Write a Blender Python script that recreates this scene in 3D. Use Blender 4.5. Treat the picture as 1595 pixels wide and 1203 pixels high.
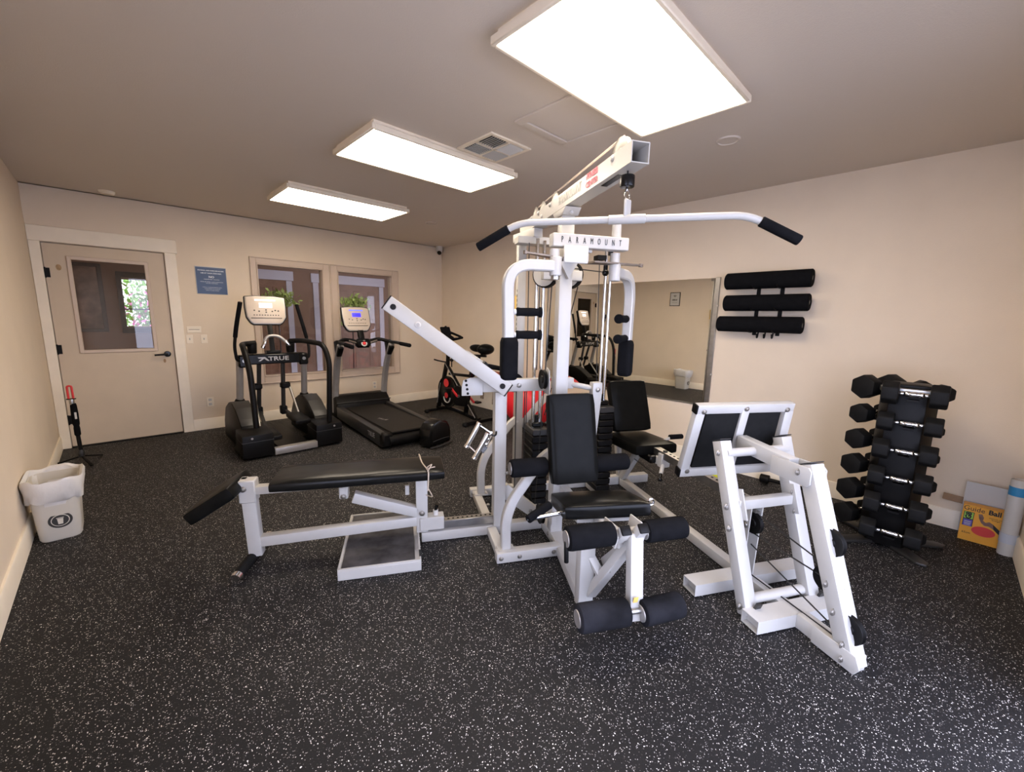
import bpy, bmesh, math, random
from mathutils import Vector, Matrix, Euler
R = math.radians
random.seed(7)
for o in list(bpy.data.objects): bpy.data.objects.remove(o)
scn = bpy.context.scene
COL = scn.collection

# ------------------------------------------------------------------ camera, sky, light, exposure
cam_d = bpy.data.cameras.new('camera'); cam = bpy.data.objects.new('camera', cam_d); COL.objects.link(cam)
cam_d.sensor_width = 36; cam_d.lens = 36 * 644.16 / 1595; cam_d.clip_start = .02
PITCH, YAW, ROLL = 0.163144, 0.767777, 0.019595
fw = Vector((math.sin(YAW)*math.cos(PITCH), math.cos(YAW)*math.cos(PITCH), -math.sin(PITCH)))
rt = Vector((math.cos(YAW), -math.sin(YAW), 0)); up = rt.cross(fw)
r2 = rt*math.cos(ROLL) + up*math.sin(ROLL); u2 = -rt*math.sin(ROLL) + up*math.cos(ROLL)
mw = Matrix.Identity(4)
for i in range(3):
    mw[i][0] = r2[i]; mw[i][1] = u2[i]; mw[i][2] = -fw[i]
mw.translation = Vector((-4.12877, -6.04266, 1.39972))
cam.matrix_world = mw
scn.camera = cam
scn.view_settings.view_transform = 'Standard'
try: scn.view_settings.look = 'None'
except Exception: pass
scn.view_settings.gamma = 1.0
scn.view_settings.use_curve_mapping = False
scn.view_settings.exposure = 0.88

PANEL_STRENGTH = 9.5
wd = bpy.data.worlds.new('sky'); scn.world = wd; wd.use_nodes = True
bg = wd.node_tree.nodes['Background']; bg.inputs[0].default_value = (.68, .735, 1, 1); bg.inputs[1].default_value = 4.8

# ------------------------------------------------------------------ materials
def mat(name, col, rough=.5, metal=0, noise=0, nscale=30, bump=0, bscale=200, spec=.5, emit=None, estr=0, coat=0, col2=None):
    m = bpy.data.materials.new(name); m.use_nodes = True
    nt = m.node_tree; b = nt.nodes['Principled BSDF']
    b.inputs['Base Color'].default_value = (*col, 1); b.inputs['Roughness'].default_value = rough
    b.inputs['Metallic'].default_value = metal; b.inputs['Specular IOR Level'].default_value = spec
    if coat: b.inputs['Coat Weight'].default_value = coat; b.inputs['Coat Roughness'].default_value = .15
    if emit: b.inputs['Emission Color'].default_value = (*emit, 1); b.inputs['Emission Strength'].default_value = estr
    if noise or bump: tc = nt.nodes.new('ShaderNodeTexCoord')
    if noise:
        n = nt.nodes.new('ShaderNodeTexNoise'); n.inputs['Scale'].default_value = nscale; n.inputs['Detail'].default_value = 5
        nt.links.new(tc.outputs['Object'], n.inputs['Vector'])
        r = nt.nodes.new('ShaderNodeValToRGB'); r.color_ramp.elements[0].position = .3; r.color_ramp.elements[1].position = .7
        c2 = col2 or tuple(min(1, c*(1+noise)) for c in col); c1 = tuple(c*(1-noise) for c in col) if not col2 else col
        r.color_ramp.elements[0].color = (*c1, 1); r.color_ramp.elements[1].color = (*c2, 1)
        nt.links.new(n.outputs['Fac'], r.inputs[0]); nt.links.new(r.outputs[0], b.inputs['Base Color'])
    if bump:
        n = nt.nodes.new('ShaderNodeTexNoise'); n.inputs['Scale'].default_value = bscale; n.inputs['Detail'].default_value = 3
        nt.links.new(tc.outputs['Object'], n.inputs['Vector'])
        bp = nt.nodes.new('ShaderNodeBump'); bp.inputs['Strength'].default_value = bump; bp.inputs['Distance'].default_value = .002
        nt.links.new(n.outputs['Fac'], bp.inputs['Height']); nt.links.new(bp.outputs[0], b.inputs['Normal'])
    return m

WALL = mat('wall_paint', (.765, .645, .495), .75, bump=.35, bscale=140, spec=.25, noise=.025, nscale=3)
CEIL = mat('ceiling_paint', (.66, .585, .50), .8, bump=.4, bscale=160, spec=.2)
TRIM = mat('trim_paint', (.86, .765, .61), .45, noise=.03, nscale=8)
DOORP = mat('door_paint', (.60, .485, .345), .5, noise=.03, nscale=6)
WTRIM = mat('window_trim_paint', (.62, .50, .395), .5, noise=.03, nscale=8)
WHITE = mat('white_enamel', (.45, .435, .405), .38, noise=.025, nscale=14, coat=.1)
PLASW = mat('white_plastic', (.56, .54, .50), .45, noise=.02, nscale=10)
CHROME = mat('chrome', (.72, .72, .72), .13, 1, noise=.06, nscale=12)
STEEL = mat('brushed_steel', (.42, .41, .39), .35, 1, noise=.1, nscale=20)
BOLT = mat('bolt_zinc', (.30, .28, .25), .4, .9, noise=.15, nscale=60)
VINYL = mat('black_vinyl', (.006, .006, .0055), .30, bump=.15, bscale=260, noise=.2, nscale=20, spec=.05)
VINYLW = mat('creased_black_vinyl', (.006, .006, .0055), .28, bump=.8, bscale=6, noise=.2, nscale=20, spec=.16)
for n_ in VINYLW.node_tree.nodes:
    if n_.type == 'BUMP': n_.inputs['Distance'].default_value = .008
    if n_.type == 'TEX_NOISE' and abs(n_.inputs['Scale'].default_value-6) < .01: n_.inputs['Detail'].default_value = .5
FOAM = mat('black_foam', (.007, .007, .0078), .95, bump=.5, bscale=500, noise=.2, nscale=25, spec=.05)
FOAMW = mat('worn_black_foam', (.007, .007, .0078), .95, bump=.5, bscale=500, noise=.3, nscale=6, spec=.05, col2=(.024, .024, .028))
BPLAS = mat('black_plastic', (.0045, .004, .0038), .45, spec=.15, bump=.15, bscale=300, noise=.15, nscale=20)
BGLOSS = mat('gloss_black', (.004, .004, .004), .25, spec=.3, noise=.1, nscale=10)
CAMST = mat('dull_steel', (.22, .18, .145), .45, .8, noise=.15, nscale=20)
GREYP = mat('charcoal_plastic', (.020, .019, .018), .45, noise=.1, nscale=15)
SILVER = mat('silver_paint', (.36, .34, .32), .4, .5, noise=.06, nscale=15)
RUBHEX = mat('hex_rubber', (.007, .007, .007), .6, spec=.15, bump=.3, bscale=300, noise=.2, nscale=30)
RED = mat('red_paint', (.62, .03, .035), .4, noise=.1, nscale=15)
REDB = mat('red_vinyl', (.75, .02, .03), .35, noise=.05, nscale=6)
CABLE = mat('cable_black', (.012, .012, .012), .4, noise=.1, nscale=40)
GLASSY = bpy.data.materials.new('window_glass'); GLASSY.use_nodes = True
nt = GLASSY.node_tree; nt.nodes.clear()
o_ = nt.nodes.new('ShaderNodeOutputMaterial'); mx = nt.nodes.new('ShaderNodeMixShader'); tr = nt.nodes.new('ShaderNodeBsdfTransparent')
gl = nt.nodes.new('ShaderNodeBsdfGlossy'); fr = nt.nodes.new('ShaderNodeFresnel'); fr.inputs[0].default_value = 1.45
tr.inputs[0].default_value = (.90, .86, .80, 1); gl.inputs['Roughness'].default_value = .01
nt.links.new(fr.outputs[0], mx.inputs[0]); nt.links.new(tr.outputs[0], mx.inputs[1]); nt.links.new(gl.outputs[0], mx.inputs[2]); nt.links.new(mx.outputs[0], o_.inputs[0])
MIRROR = mat('mirror_silver', (.80, .80, .77), .01, 1, noise=.005, nscale=2)
LAMP = mat('lamp_diffuser', (.9, .9, .9), .5, emit=(1, .85, .68), estr=PANEL_STRENGTH)
# rubber floor: near-black crumb with pale flecks of two sizes and fine relief
FLOOR = mat('speckled_rubber_floor', (.010, .010, .011), .6, spec=.22)
nt = FLOOR.node_tree; b = nt.nodes['Principled BSDF']; tc = nt.nodes.new('ShaderNodeTexCoord')
def flecks(scale, thr, dens, seed):
    mp = nt.nodes.new('ShaderNodeMapping'); mp.inputs['Location'].default_value = (seed, seed*1.7, 0)
    mp.inputs['Scale'].default_value = (1, 1, 0)
    nt.links.new(tc.outputs['Object'], mp.inputs[0])
    nz = nt.nodes.new('ShaderNodeTexNoise'); nz.inputs['Scale'].default_value = scale*1.4
    nt.links.new(mp.outputs[0], nz.inputs['Vector'])
    ad = nt.nodes.new('ShaderNodeVectorMath'); ad.operation = 'MULTIPLY_ADD'; ad.inputs[1].default_value = (.9/scale,)*3
    nt.links.new(nz.outputs['Color'], ad.inputs[0]); nt.links.new(mp.outputs[0], ad.inputs[2])
    v = nt.nodes.new('ShaderNodeTexVoronoi'); v.inputs['Scale'].default_value = scale; v.voronoi_dimensions = '3D'
    nt.links.new(ad.outputs[0], v.inputs['Vector'])
    a = nt.nodes.new('ShaderNodeMath'); a.operation = 'LESS_THAN'; a.inputs[1].default_value = thr
    nt.links.new(v.outputs['Distance'], a.inputs[0])
    sp = nt.nodes.new('ShaderNodeSeparateColor'); nt.links.new(v.outputs['Color'], sp.inputs[0])
    g = nt.nodes.new('ShaderNodeMath'); g.operation = 'LESS_THAN'; g.inputs[1].default_value = dens
    nt.links.new(sp.outputs[0], g.inputs[0])
    m_ = nt.nodes.new('ShaderNodeMath'); m_.operation = 'MULTIPLY'
    nt.links.new(a.outputs[0], m_.inputs[0]); nt.links.new(g.outputs[0], m_.inputs[1])
    m2 = nt.nodes.new('ShaderNodeMath'); m2.operation = 'MULTIPLY'
    pw = nt.nodes.new('ShaderNodeMath'); pw.operation = 'POWER'; pw.inputs[1].default_value = 2.2; nt.links.new(sp.outputs[1], pw.inputs[0])
    nt.links.new(m_.outputs[0], m2.inputs[0]); nt.links.new(pw.outputs[0], m2.inputs[1])
    return m2.outputs[0]
f1 = flecks(210, .36, .30, 0); f2 = flecks(120, .27, .16, 3.3)
mxx = nt.nodes.new('ShaderNodeMath'); mxx.operation = 'MAXIMUM'; nt.links.new(f1, mxx.inputs[0]); nt.links.new(f2, mxx.inputs[1])
mc = nt.nodes.new('ShaderNodeMix'); mc.data_type = 'RGBA'
mc.inputs['A'].default_value = (.0080, .0074, .0076, 1); mc.inputs['B'].default_value = (1, .94, .88, 1)
nt.links.new(mxx.outputs[0], mc.inputs['Factor']); nt.links.new(mc.outputs['Result'], b.inputs['Base Color'])
nz = nt.nodes.new('ShaderNodeTexNoise'); nz.inputs['Scale'].default_value = 260; nt.links.new(tc.outputs['Object'], nz.inputs['Vector'])
bp = nt.nodes.new('ShaderNodeBump'); bp.inputs['Strength'].default_value = .6; bp.inputs['Distance'].default_value = .002
nt.links.new(nz.outputs['Fac'], bp.inputs['Height']); nt.links.new(bp.outputs[0], b.inputs['Normal'])

# ------------------------------------------------------------------ mesh builder
def frame(d, upv=(0, 0, 1)):
    z = Vector(d).normalized(); u = Vector(upv)
    if abs(z.dot(u.normalized())) > .98: u = Vector((0, 1, 0)) if abs(z.y) < .9 else Vector((1, 0, 0))
    x = u.cross(z).normalized(); y = z.cross(x).normalized()
    return x, y, z
class M:
    def __init__(s): s.bm = bmesh.new()
    def merge(s, t):
        me = bpy.data.meshes.new('t'); t.to_mesh(me); s.bm.from_mesh(me); bpy.data.meshes.remove(me); t.free(); return s
    def box(s, c, sz, rot=None, bev=0, seg=1):
        t = bmesh.new(); bmesh.ops.create_cube(t, size=1)
        bmesh.ops.scale(t, vec=Vector(sz), verts=t.verts)
        if bev: bmesh.ops.bevel(t, geom=t.edges[:], offset=min(bev, min(sz)*.49), segments=seg, affect='EDGES', profile=.5)
        mt = Matrix.Translation(Vector(c))
        if rot is not None: mt = mt @ (rot.to_4x4() if isinstance(rot, Matrix) else Euler(rot).to_matrix().to_4x4())
        bmesh.ops.transform(t, matrix=mt, verts=t.verts)
        return s.merge(t)
    def beam(s, p0, p1, w=.05, h=.05, up=(0, 0, 1), bev=.005, ext=0, seg=2):
        p0, p1 = Vector(p0), Vector(p1); d = p1-p0; L = d.length+2*ext
        x, y, z = frame(d, up); m = Matrix((x, y, z)).transposed()
        return s.box((p0+p1)/2, (w, h, L), m, bev, seg)
    def hollow(s, p0, p1, w, h, th=.004, up=(0, 0, 1)):
        p0, p1 = Vector(p0), Vector(p1); x, y, z = frame(p1-p0, up)
        vs = []
        for p in (p0, p1):
            for k in (0, th):
                for sx, sy in ((-1, -1), (1, -1), (1, 1), (-1, 1)):
                    vs.append(s.bm.verts.new(p + x*sx*(w/2-k) + y*sy*(h/2-k)))
        for i in range(4):
            j = (i+1) % 4
            s.bm.faces.new((vs[i], vs[j], vs[8+j], vs[8+i]))
            s.bm.faces.new((vs[4+j], vs[4+i], vs[12+i], vs[12+j]))
            s.bm.faces.new((vs[j], vs[i], vs[4+i], vs[4+j]))
            s.bm.faces.new((vs[8+i], vs[8+j], vs[12+j], vs[12+i]))
        return s
    def cyl(s, p0, p1, r, r2=None, seg=20, bev=0):
        p0, p1 = Vector(p0), Vector(p1); d = p1-p0; x, y, z = frame(d)
        t = bmesh.new(); bmesh.ops.create_cone(t, cap_ends=True, segments=seg, radius1=r, radius2=r if r2 is None else r2, depth=d.length)
        if bev:
            ed = [e for e in t.edges if abs(e.verts[0].co.z-e.verts[1].co.z) < 1e-6]
            bmesh.ops.bevel(t, geom=ed, offset=bev, segments=3, affect='EDGES', profile=.5)
        bmesh.ops.transform(t, matrix=Matrix.Translation((p0+p1)/2) @ Matrix((x, y, z)).transposed().to_4x4(), verts=t.verts)
        return s.merge(t)
    def sph(s, c, r, sc=(1, 1, 1), u=24, v=14, rot=None):
        t = bmesh.new(); bmesh.ops.create_uvsphere(t, u_segments=u, v_segments=v, radius=r)
        mt = Matrix.Translation(Vector(c))
        if rot: mt = mt @ Euler(rot).to_matrix().to_4x4()
        bmesh.ops.transform(t, matrix=mt @ Matrix.Diagonal((*sc, 1)), verts=t.verts)
        return s.merge(t)
    def sweep(s, pts, prof, up=(0, 0, 1), cap=True, closed=False):
        pts = [Vector(p) for p in pts]; n = len(pts); rings = []; x = None
        for i, p in enumerate(pts):
            if closed: d = pts[(i+1) % n]-pts[i-1]
            else: d = pts[min(i+1, n-1)]-pts[max(i-1, 0)]
            d.normalize()
            if x is None: x, y, _ = frame(d, up)
            else:
                x = (x-d*x.dot(d)).normalized(); y = d.cross(x)
            sc = 1
            if 0 < i < n-1 and not closed:
                a = (pts[i]-pts[i-1]).normalized(); c = a.dot(d); sc = 1/max(c, .5)
            rings.append([s.bm.verts.new(p + x*a_*1 + y*b_) for a_, b_ in prof])
        k = len(prof)
        for i in range(n if closed else n-1):
            A, B = rings[i], rings[(i+1) % n]
            for j in range(k): s.bm.faces.new((A[j], A[(j+1) % k], B[(j+1) % k], B[j]))
        if cap and not closed:
            s.bm.faces.new(rings[0][::-1]); s.bm.faces.new(rings[-1])
        return s
    def tube(s, pts, r, seg=12, smooth=0, closed=False):
        if smooth: pts = spline(pts, smooth)
        return s.sweep(pts, [(r*math.cos(a*2*math.pi/seg), r*math.sin(a*2*math.pi/seg)) for a in range(seg)], closed=closed)
    def rtube(s, pts, w, h, up=(0, 0, 1), smooth=0, c=.006):
        if smooth: pts = spline(pts, smooth)
        a, b = w/2, h/2
        return s.sweep(pts, [(-a+c, -b), (a-c, -b), (a, -b+c), (a, b-c), (a-c, b), (-a+c, b), (-a, b-c), (-a, -b+c)], up)
    def prism(s, poly, o, ux, uy, depth, bev=0):
        o, ux, uy = Vector(o), Vector(ux), Vector(uy); n = ux.cross(uy).normalized()*depth
        t = bmesh.new()
        A = [t.verts.new(o+ux*a+uy*b-n/2) for a, b in poly]; B = [t.verts.new(o+ux*a+uy*b+n/2) for a, b in poly]
        k = len(poly); t.faces.new(A[::-1]); t.faces.new(B)
        for i in range(k): t.faces.new((A[i], A[(i+1) % k], B[(i+1) % k], B[i]))
        bmesh.ops.recalc_face_normals(t, faces=t.faces)
        if bev: bmesh.ops.bevel(t, geom=t.edges[:], offset=bev, segments=2, affect='EDGES', profile=.5)
        return s.merge(t)
    def lathe(s, prof, c=(0, 0, 0), axis=(0, 0, 1), seg=28, sx=1, sy=1):
        x, y, z = frame(axis); c = Vector(c); rings = []
        for r, h in prof:
            rings.append([s.bm.verts.new(c+z*h+x*r*sx*math.cos(2*math.pi*i/seg)+y*r*sy*math.sin(2*math.pi*i/seg)) for i in range(seg)])
        for A, B in zip(rings, rings[1:]):
            for j in range(seg): s.bm.faces.new((A[j], A[(j+1) % seg], B[(j+1) % seg], B[j]))
        if prof[0][0] > 1e-5: s.bm.faces.new(rings[0][::-1])
        if prof[-1][0] > 1e-5: s.bm.faces.new(rings[-1])
        return s
    def pad(s, c, sz, rot=None, r=.02, puff=.0):
        t = bmesh.new(); bmesh.ops.create_cube(t, size=1); bmesh.ops.subdivide_edges(t, edges=t.edges[:], cuts=7, use_grid_fill=True)
        X, Y, Z = [a/2 for a in sz]
        for v in t.verts:
            x, y, z = v.co.x*2, v.co.y*2, v.co.z*2
            px, py, pz = x*X, y*Y, z*Z
            q = Vector((px, py, pz)); inner = Vector((max(-X+r, min(X-r, px)), max(-Y+r, min(Y-r, py)), max(-Z+r, min(Z-r, pz))))
            d = q-inner
            if d.length > 1e-9: q = inner + d.normalized()*r
            if puff: q.z += (1 if z > 0 else -1)*puff*max(0, (1-x*x))*max(0, (1-y*y))*(abs(z) > .99)
            v.co = q
        mt = Matrix.Translation(Vector(c))
        if rot is not None: mt = mt @ (rot.to_4x4() if isinstance(rot, Matrix) else Euler(rot).to_matrix().to_4x4())
        bmesh.ops.transform(t, matrix=mt, verts=t.verts)
        return s.merge(t)
    def build(s, name, m, parent=None, label=None, kind=None, ang=38):
        bmesh.ops.recalc_face_normals(s.bm, faces=s.bm.faces)
        me = bpy.data.meshes.new(name); s.bm.to_mesh(me); s.bm.free(); me.materials.append(m)
        for p in me.polygons: p.use_smooth = True
        me.set_sharp_from_angle(angle=R(ang))
        o = bpy.data.objects.new(name, me); COL.objects.link(o)
        if parent: o.parent = parent
        if label: o['label'] = label
        if kind: o['kind'] = kind
        return o
def spline(pts, n):
    pts = [Vector(p) for p in pts]; out = []
    P = [pts[0]*2-pts[1]]+pts+[pts[-1]*2-pts[-2]]
    for i in range(1, len(P)-2):
        for k in range(n):
            t = k/n; a, b, c, d = P[i-1:i+3]
            out.append(.5*((2*b)+(c-a)*t+(2*a-5*b+4*c-d)*t*t+(3*b-a-3*c+d)*t**3))
    out.append(pts[-1]); return out
def fillet(pts, r, n=6):
    pts = [Vector(p) for p in pts]; out = [pts[0]]
    for i in range(1, len(pts)-1):
        a = (pts[i-1]-pts[i]); b = (pts[i+1]-pts[i]); rr = min(r, a.length*.49, b.length*.49)
        a = pts[i]+a.normalized()*rr; b = pts[i]+b.normalized()*rr
        for k in range(n+1):
            t = k/n; out.append(a*(1-t)**2+pts[i]*2*t*(1-t)+b*t*t)
    out.append(pts[-1]); return out
def thing(name, label, cat, loc=(0, 0, 0), rz=0, group=None):
    o = bpy.data.objects.new(name, None); o.empty_display_size = .1; COL.objects.link(o)
    o.location = loc; o.rotation_euler = (0, 0, rz); return tag(o, label, cat, group)
def tag(o, label, cat, group=None):
    o['label'] = label; o['category'] = cat
    if group: o['group'] = group
    return o
def struct(o): o['kind'] = 'structure'; return o
def text(s, size, o, ux, uy, m, parent, name='lettering', ext=.0006, align='CENTER', sx=1, bold=0, label=None):
    c = bpy.data.curves.new('t', 'FONT'); c.body = s; c.size = size; c.extrude = ext; c.align_x = align; c.align_y = 'CENTER'; c.resolution_u = 2; c.offset = bold
    t = bpy.data.objects.new('t', c); COL.objects.link(t)
    bpy.context.view_layer.update()
    me = bpy.data.meshes.new_from_object(t.evaluated_get(bpy.context.evaluated_depsgraph_get()))
    bpy.data.objects.remove(t); bpy.data.curves.remove(c)
    ux, uy = Vector(ux).normalized(), Vector(uy).normalized(); n = ux.cross(uy)
    mt = Matrix((ux*sx, uy, n)).transposed().to_4x4(); mt.translation = Vector(o)
    me.transform(mt); me.materials.clear(); me.materials.append(m)
    ob = bpy.data.objects.new(name, me); COL.objects.link(ob); ob.parent = parent
    if label: ob['label'] = label
    return ob

# ------------------------------------------------------------------ room shell
H = 2.535; L = -4.614; NW = -6.52
struct(M().box((-2.3, -2.2, -.05), (5.2, 9.2, .1)).build('floor', FLOOR))
def wall(name, segs, m=WALL):
    b = M()
    for c, s in segs: b.box(c, s)
    return struct(b.build(name, m))
def seg(x0, x1, y0, y1, z0, z1): return (((x0+x1)/2, (y0+y1)/2, (z0+z1)/2), (x1-x0, y1-y0, z1-z0))
ce = M()
ce.box((-2.3, -3.2, H+.05), (5.0, 6.8, .1)); struct(ce.build('ceiling', CEIL))
wall('wall_right', [seg(0, .12, NW-.12, .12, 0, H)])
LY0, LY1 = -6.35, -5.15
wall('wall_left', [seg(L-.12, L, NW-.12, LY0, 0, H), seg(L-.12, L, LY1, 2.72, 0, H), seg(L-.12, L, LY0, LY1, 0, .3), seg(L-.12, L, LY0, LY1, 2.1, H)])
DX0, DX1 = -4.538, -3.633
W1, W2 = (-2.76, -1.955), (-1.767, -.924); WZ0, WZ1 = .585, 2.008
wall('wall_back', [seg(L, DX0, 0, .12, 0, H), seg(DX0, DX1, 0, .12, 2.03, H), seg(DX1, W1[0], 0, .12, 0, H), seg(W1[1], W2[0], 0, .12, WZ0, WZ1),
                   seg(W2[1], 0, 0, .12, 0, H), seg(W1[0], W2[1], 0, .12, 0, WZ0), seg(W1[0], W2[1], 0, .12, WZ1, H)])
NX0, NX1 = -3.75, -1.75
wall('wall_front', [seg(L, NX0, NW-.12, NW, 0, H), seg(NX0, NX1, NW-.12, NW, 2.1, H), seg(NX1, 0, NW-.12, NW, 0, H)])
# baseboards, flat stock with a small eased cap
def bb(name, p0, p1, n):
    p0, p1, n = Vector(p0), Vector(p1), Vector(n); d = (p1-p0).normalized(); mid = (p0+p1)/2
    poly = [(0, 0), (.014, 0), (.014, .126), (.010, .133), (0, .133)]
    struct(M().prism(poly, mid, n, (0, 0, 1), (p1-p0).length).build(name, TRIM))
bb('baseboard_back', (-3.535, 0, 0), (0, 0, 0), (0, -1, 0))
bb('baseboard_right', (0, NW, 0), (0, -.014, 0), (-1, 0, 0))
bb('baseboard_left', (L, NW, 0), (L, -.02, 0), (1, 0, 0))
bb('baseboard_front', (NX1+.1, NW, 0), (-.014, NW, 0), (0, 1, 0))
# door 1 in the back wall
d1 = struct(M().box(((DX0+DX1)/2, .03, 1.015), (DX1-DX0-.012, .001, 2.0)).build('door_1', DOORP))
GX0, GX1, GZ0, GZ1 = -4.352, -3.806, .99, 1.885
s_ = M()
a0, a1 = DX0+.006, DX1-.006
for c, sz in [seg(a0, GX0, .008, .05, .012, 2.02), seg(GX1, a1, .008, .05, .012, 2.02), seg(GX0, GX1, .008, .05, .012, GZ0), seg(GX0, GX1, .008, .05, GZ1, 2.02)]: s_.box(c, sz)
bpy.data.objects.remove(d1); d1 = struct(s_.build('door_1', DOORP))
f = M()
for a, b_, c, d in ((GX0, GX0, GZ0-.03, GZ1+.03), (GX1, GX1, GZ0-.03, GZ1+.03)): f.box((a + (-.014 if a == GX0 else .014), .004, (c+d)/2), (.036, .018, d-c), bev=.006)
for z in (GZ0-.014, GZ1+.014): f.box(((GX0+GX1)/2, .004, z), (GX1-GX0+.01, .018, .036), bev=.006)
f.build('glazing_bead', WTRIM, d1)
M().box(((GX0+GX1)/2, .03, (GZ0+GZ1)/2), (GX1-GX0+.01, .005, GZ1-GZ0+.01)).build('pane', GLASSY, d1)
for z in (1.745, 1.005, .29):
    M().cyl((DX0+.004, -.008, z-.05), (DX0+.004, -.008, z+.05), .009, seg=12, bev=.002).box((DX0+.022, .004, z), (.03, .006, .09)).build('hinge', BPLAS, d1)
h = M(); hx, hz = -3.70, .925
h.cyl((hx, .008, hz), (hx, -.012, hz), .032, bev=.004).cyl((hx, -.01, hz), (hx, -.05, hz), .011)
h.tube(fillet([(hx, -.05, hz), (hx-.02, -.055, hz), (hx-.115, -.05, hz-.006)], .02), .010, 10)
h.build('door_handle', BGLOSS, d1)
M().lathe([(.001, 0), (.02, .001), (.023, .002), (.001, .003)], (hx-.03, .007, hz-.075), (0, -1, 0), sx=.5).build('keyhole_mark', mat('worn_wood', (.35, .22, .12), .7, noise=.3, nscale=50), d1)
M().lathe([(.001, 0), (.024, .001), (.001, .002)], (-4.44, .007, 1.80), (0, -1, 0), sx=.8, sy=1.2).build('chipped_paint', mat('bare_wood', (.38, .24, .12), .7, noise=.3, nscale=50), d1)
t = M().box(((-4.612+DX0)/2, -.01, 1.0155), (DX0+4.612, .022, 2.031), bev=.003).box(((DX1-3.533)/2, -.01, 1.0155), (DX1*-1-3.533, .022, 2.031), bev=.003)
t.box(((-4.613-3.519)/2, -.012, 2.102), (4.613-3.519, .026, .142), bev=.003)
struct(t.build('trim_1', TRIM))
struct(M().box(((DX0+DX1)/2, .03, .004), (DX1-DX0, .1, .01)).build('trim_2', BPLAS))
# windows to the next room
def window(n, x0, x1, ox0, ox1):
    w = M()
    z0, z1 = WZ0, WZ1
    for a, b_, lo in ((ox0, x0, 1), (x1, ox1, 1)): w.box(((a+b_)/2, -.009, (.494+2.085)/2), (abs(b_-a), .018, 2.085-.494), bev=.004)
    w.box(((x0+x1)/2, -.009, (z1+2.085)/2), (x1-x0, .018, 2.085-z1), bev=.004).box(((x0+x1)/2, -.009, (z0+.494)/2), (x1-x0, .018, z0-.494), bev=.004)
    # inner and outer raised moulding
    for (a, b_, c, d, t_) in ((x0, x1, z0, z1, .016), (ox0, ox1, .494, 2.085, .014)):
        w.box((a+t_/2, -.017, (c+d)/2), (t_, .02, d-c), bev=.005).box((b_-t_/2, -.017, (c+d)/2), (t_, .02, d-c), bev=.005)
        w.box(((a+b_)/2, -.017, c+t_/2), (b_-a, .02, t_), bev=.005).box(((a+b_)/2, -.017, d-t_/2), (b_-a, .02, t_), bev=.005)
    # reveal
    for c, s in [seg(x0, x0+.012, 0, .12, z0, z1), seg(x1-.012, x1, 0, .12, z0, z1), seg(x0, x1, 0, .12, z0, z0+.012), seg(x0, x1, 0, .12, z1-.012, z1)]: w.box(c, s)
    o = struct(w.build('window_%d' % n, WTRIM))
    M().box(((x0+x1)/2, .05, (z0+z1)/2), (x1-x0-.02, .005, z1-z0-.02)).build('pane', GLASSY, o)
window(1, *W1, -2.828, -1.862); window(2, *W2, -1.86, -.823)
# --- the room beyond
BROWN = mat('brown_wall_paint', (.24, .14, .095), .7, noise=.06, nscale=3)
LAV = mat('cool_white_trim', (.56, .53, .60), .5, noise=.03, nscale=6)
WOOD = mat('brown_door', (.22, .11, .065), .45, noise=.2, nscale=5)
BY = 2.6
wall('wall_beyond', [seg(L, -3.96, BY, BY+.12, 0, H), seg(-3.96, -3.64, BY, BY+.12, 0, 1.16), seg(-3.96, -3.64, BY, BY+.12, 1.86, H), seg(-3.64, 1.4, BY, BY+.12, 0, H)], BROWN)
wall('wall_beyond_side', [seg(1.3, 1.42, .12, BY, 0, H)], BROWN)
struct(M().box((-1.6, 1.36, H+.05), (6.2, 2.8, .1)).build('ceiling_beyond', CEIL))
struct(M().box((1.6, -.6, -.052), (3.2, 6.6, .1)).build('ground_beyond', mat('beyond_floor', (.10, .07, .055), .5, noise=.2, nscale=3)))
def beyond_door(n, xl, xr):       # xl, xr: casing outer edges
    w = M(); y = BY-.012
    w.box((xl+.05, y, 1.0), (.10, .026, 2.0), bev=.003).box((xr-.05, y, 1.0), (.10, .026, 2.0), bev=.003)
    w.box(((xl+xr)/2, y, 2.09), (xr-xl+.06, .03, .17), bev=.003)
    struct(w.build('trim_%d' % (n+8), LAV))
    d = M().box(((xl+xr)/2, BY-.006, 1.0), (xr-xl-.2, .01, 2.0))
    W = xr-xl-.2; cols = 4 if W > 1 else 2
    for i in range(cols):
        cx = xl+.1+W*(i+.5)/cols
        for z0, z1 in ((.12, .80), (.92, 1.52), (1.64, 1.88)):
            d.box((cx, BY-.014, (z0+z1)/2), (W/cols*.62, .012, z1-z0), bev=.008)
    struct(d.build('door_%d' % n, WOOD))
beyond_door(2, -2.95, -1.60); beyond_door(3, -1.225, .235)
# dark picture frame and framed window seen through the door glass
FRM = mat('dark_frame_wood', (.045, .03, .028), .4, noise=.2, nscale=12)
fr1 = thing('picture_frame', 'large dark-framed picture on wall of next room, behind door glass, at left', 'picture', (-4.33, BY, 1.57))
b_ = M()
for c, s in [((-.15, -.015, 0), (.05, .04, .98)), ((.15, -.015, 0), (.05, .04, .98)), ((0, -.015, .465), (.30, .04, .05)), ((0, -.015, -.465), (.30, .04, .05))]: b_.box(c, s, bev=.006)
b_.build('frame', FRM, fr1)
M().box((0, -.008, 0), (.26, .01, .90)).build('picture', mat('sepia_print', (.20, .13, .10), .5, noise=.6, nscale=6), fr1)
w4 = M()
for c, s in [((-3.98, BY-.015, 1.51), (.06, .04, .90)), ((-3.62, BY-.015, 1.51), (.06, .04, .90)), ((-3.80, BY-.015, 1.93), (.42, .04, .08)), ((-3.80, BY-.015, 1.10), (.42, .04, .08))]: w4.box(c, s, bev=.006)
w4.box((-3.8, BY+.03, 1.42), (.32, .02, .02))
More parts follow.
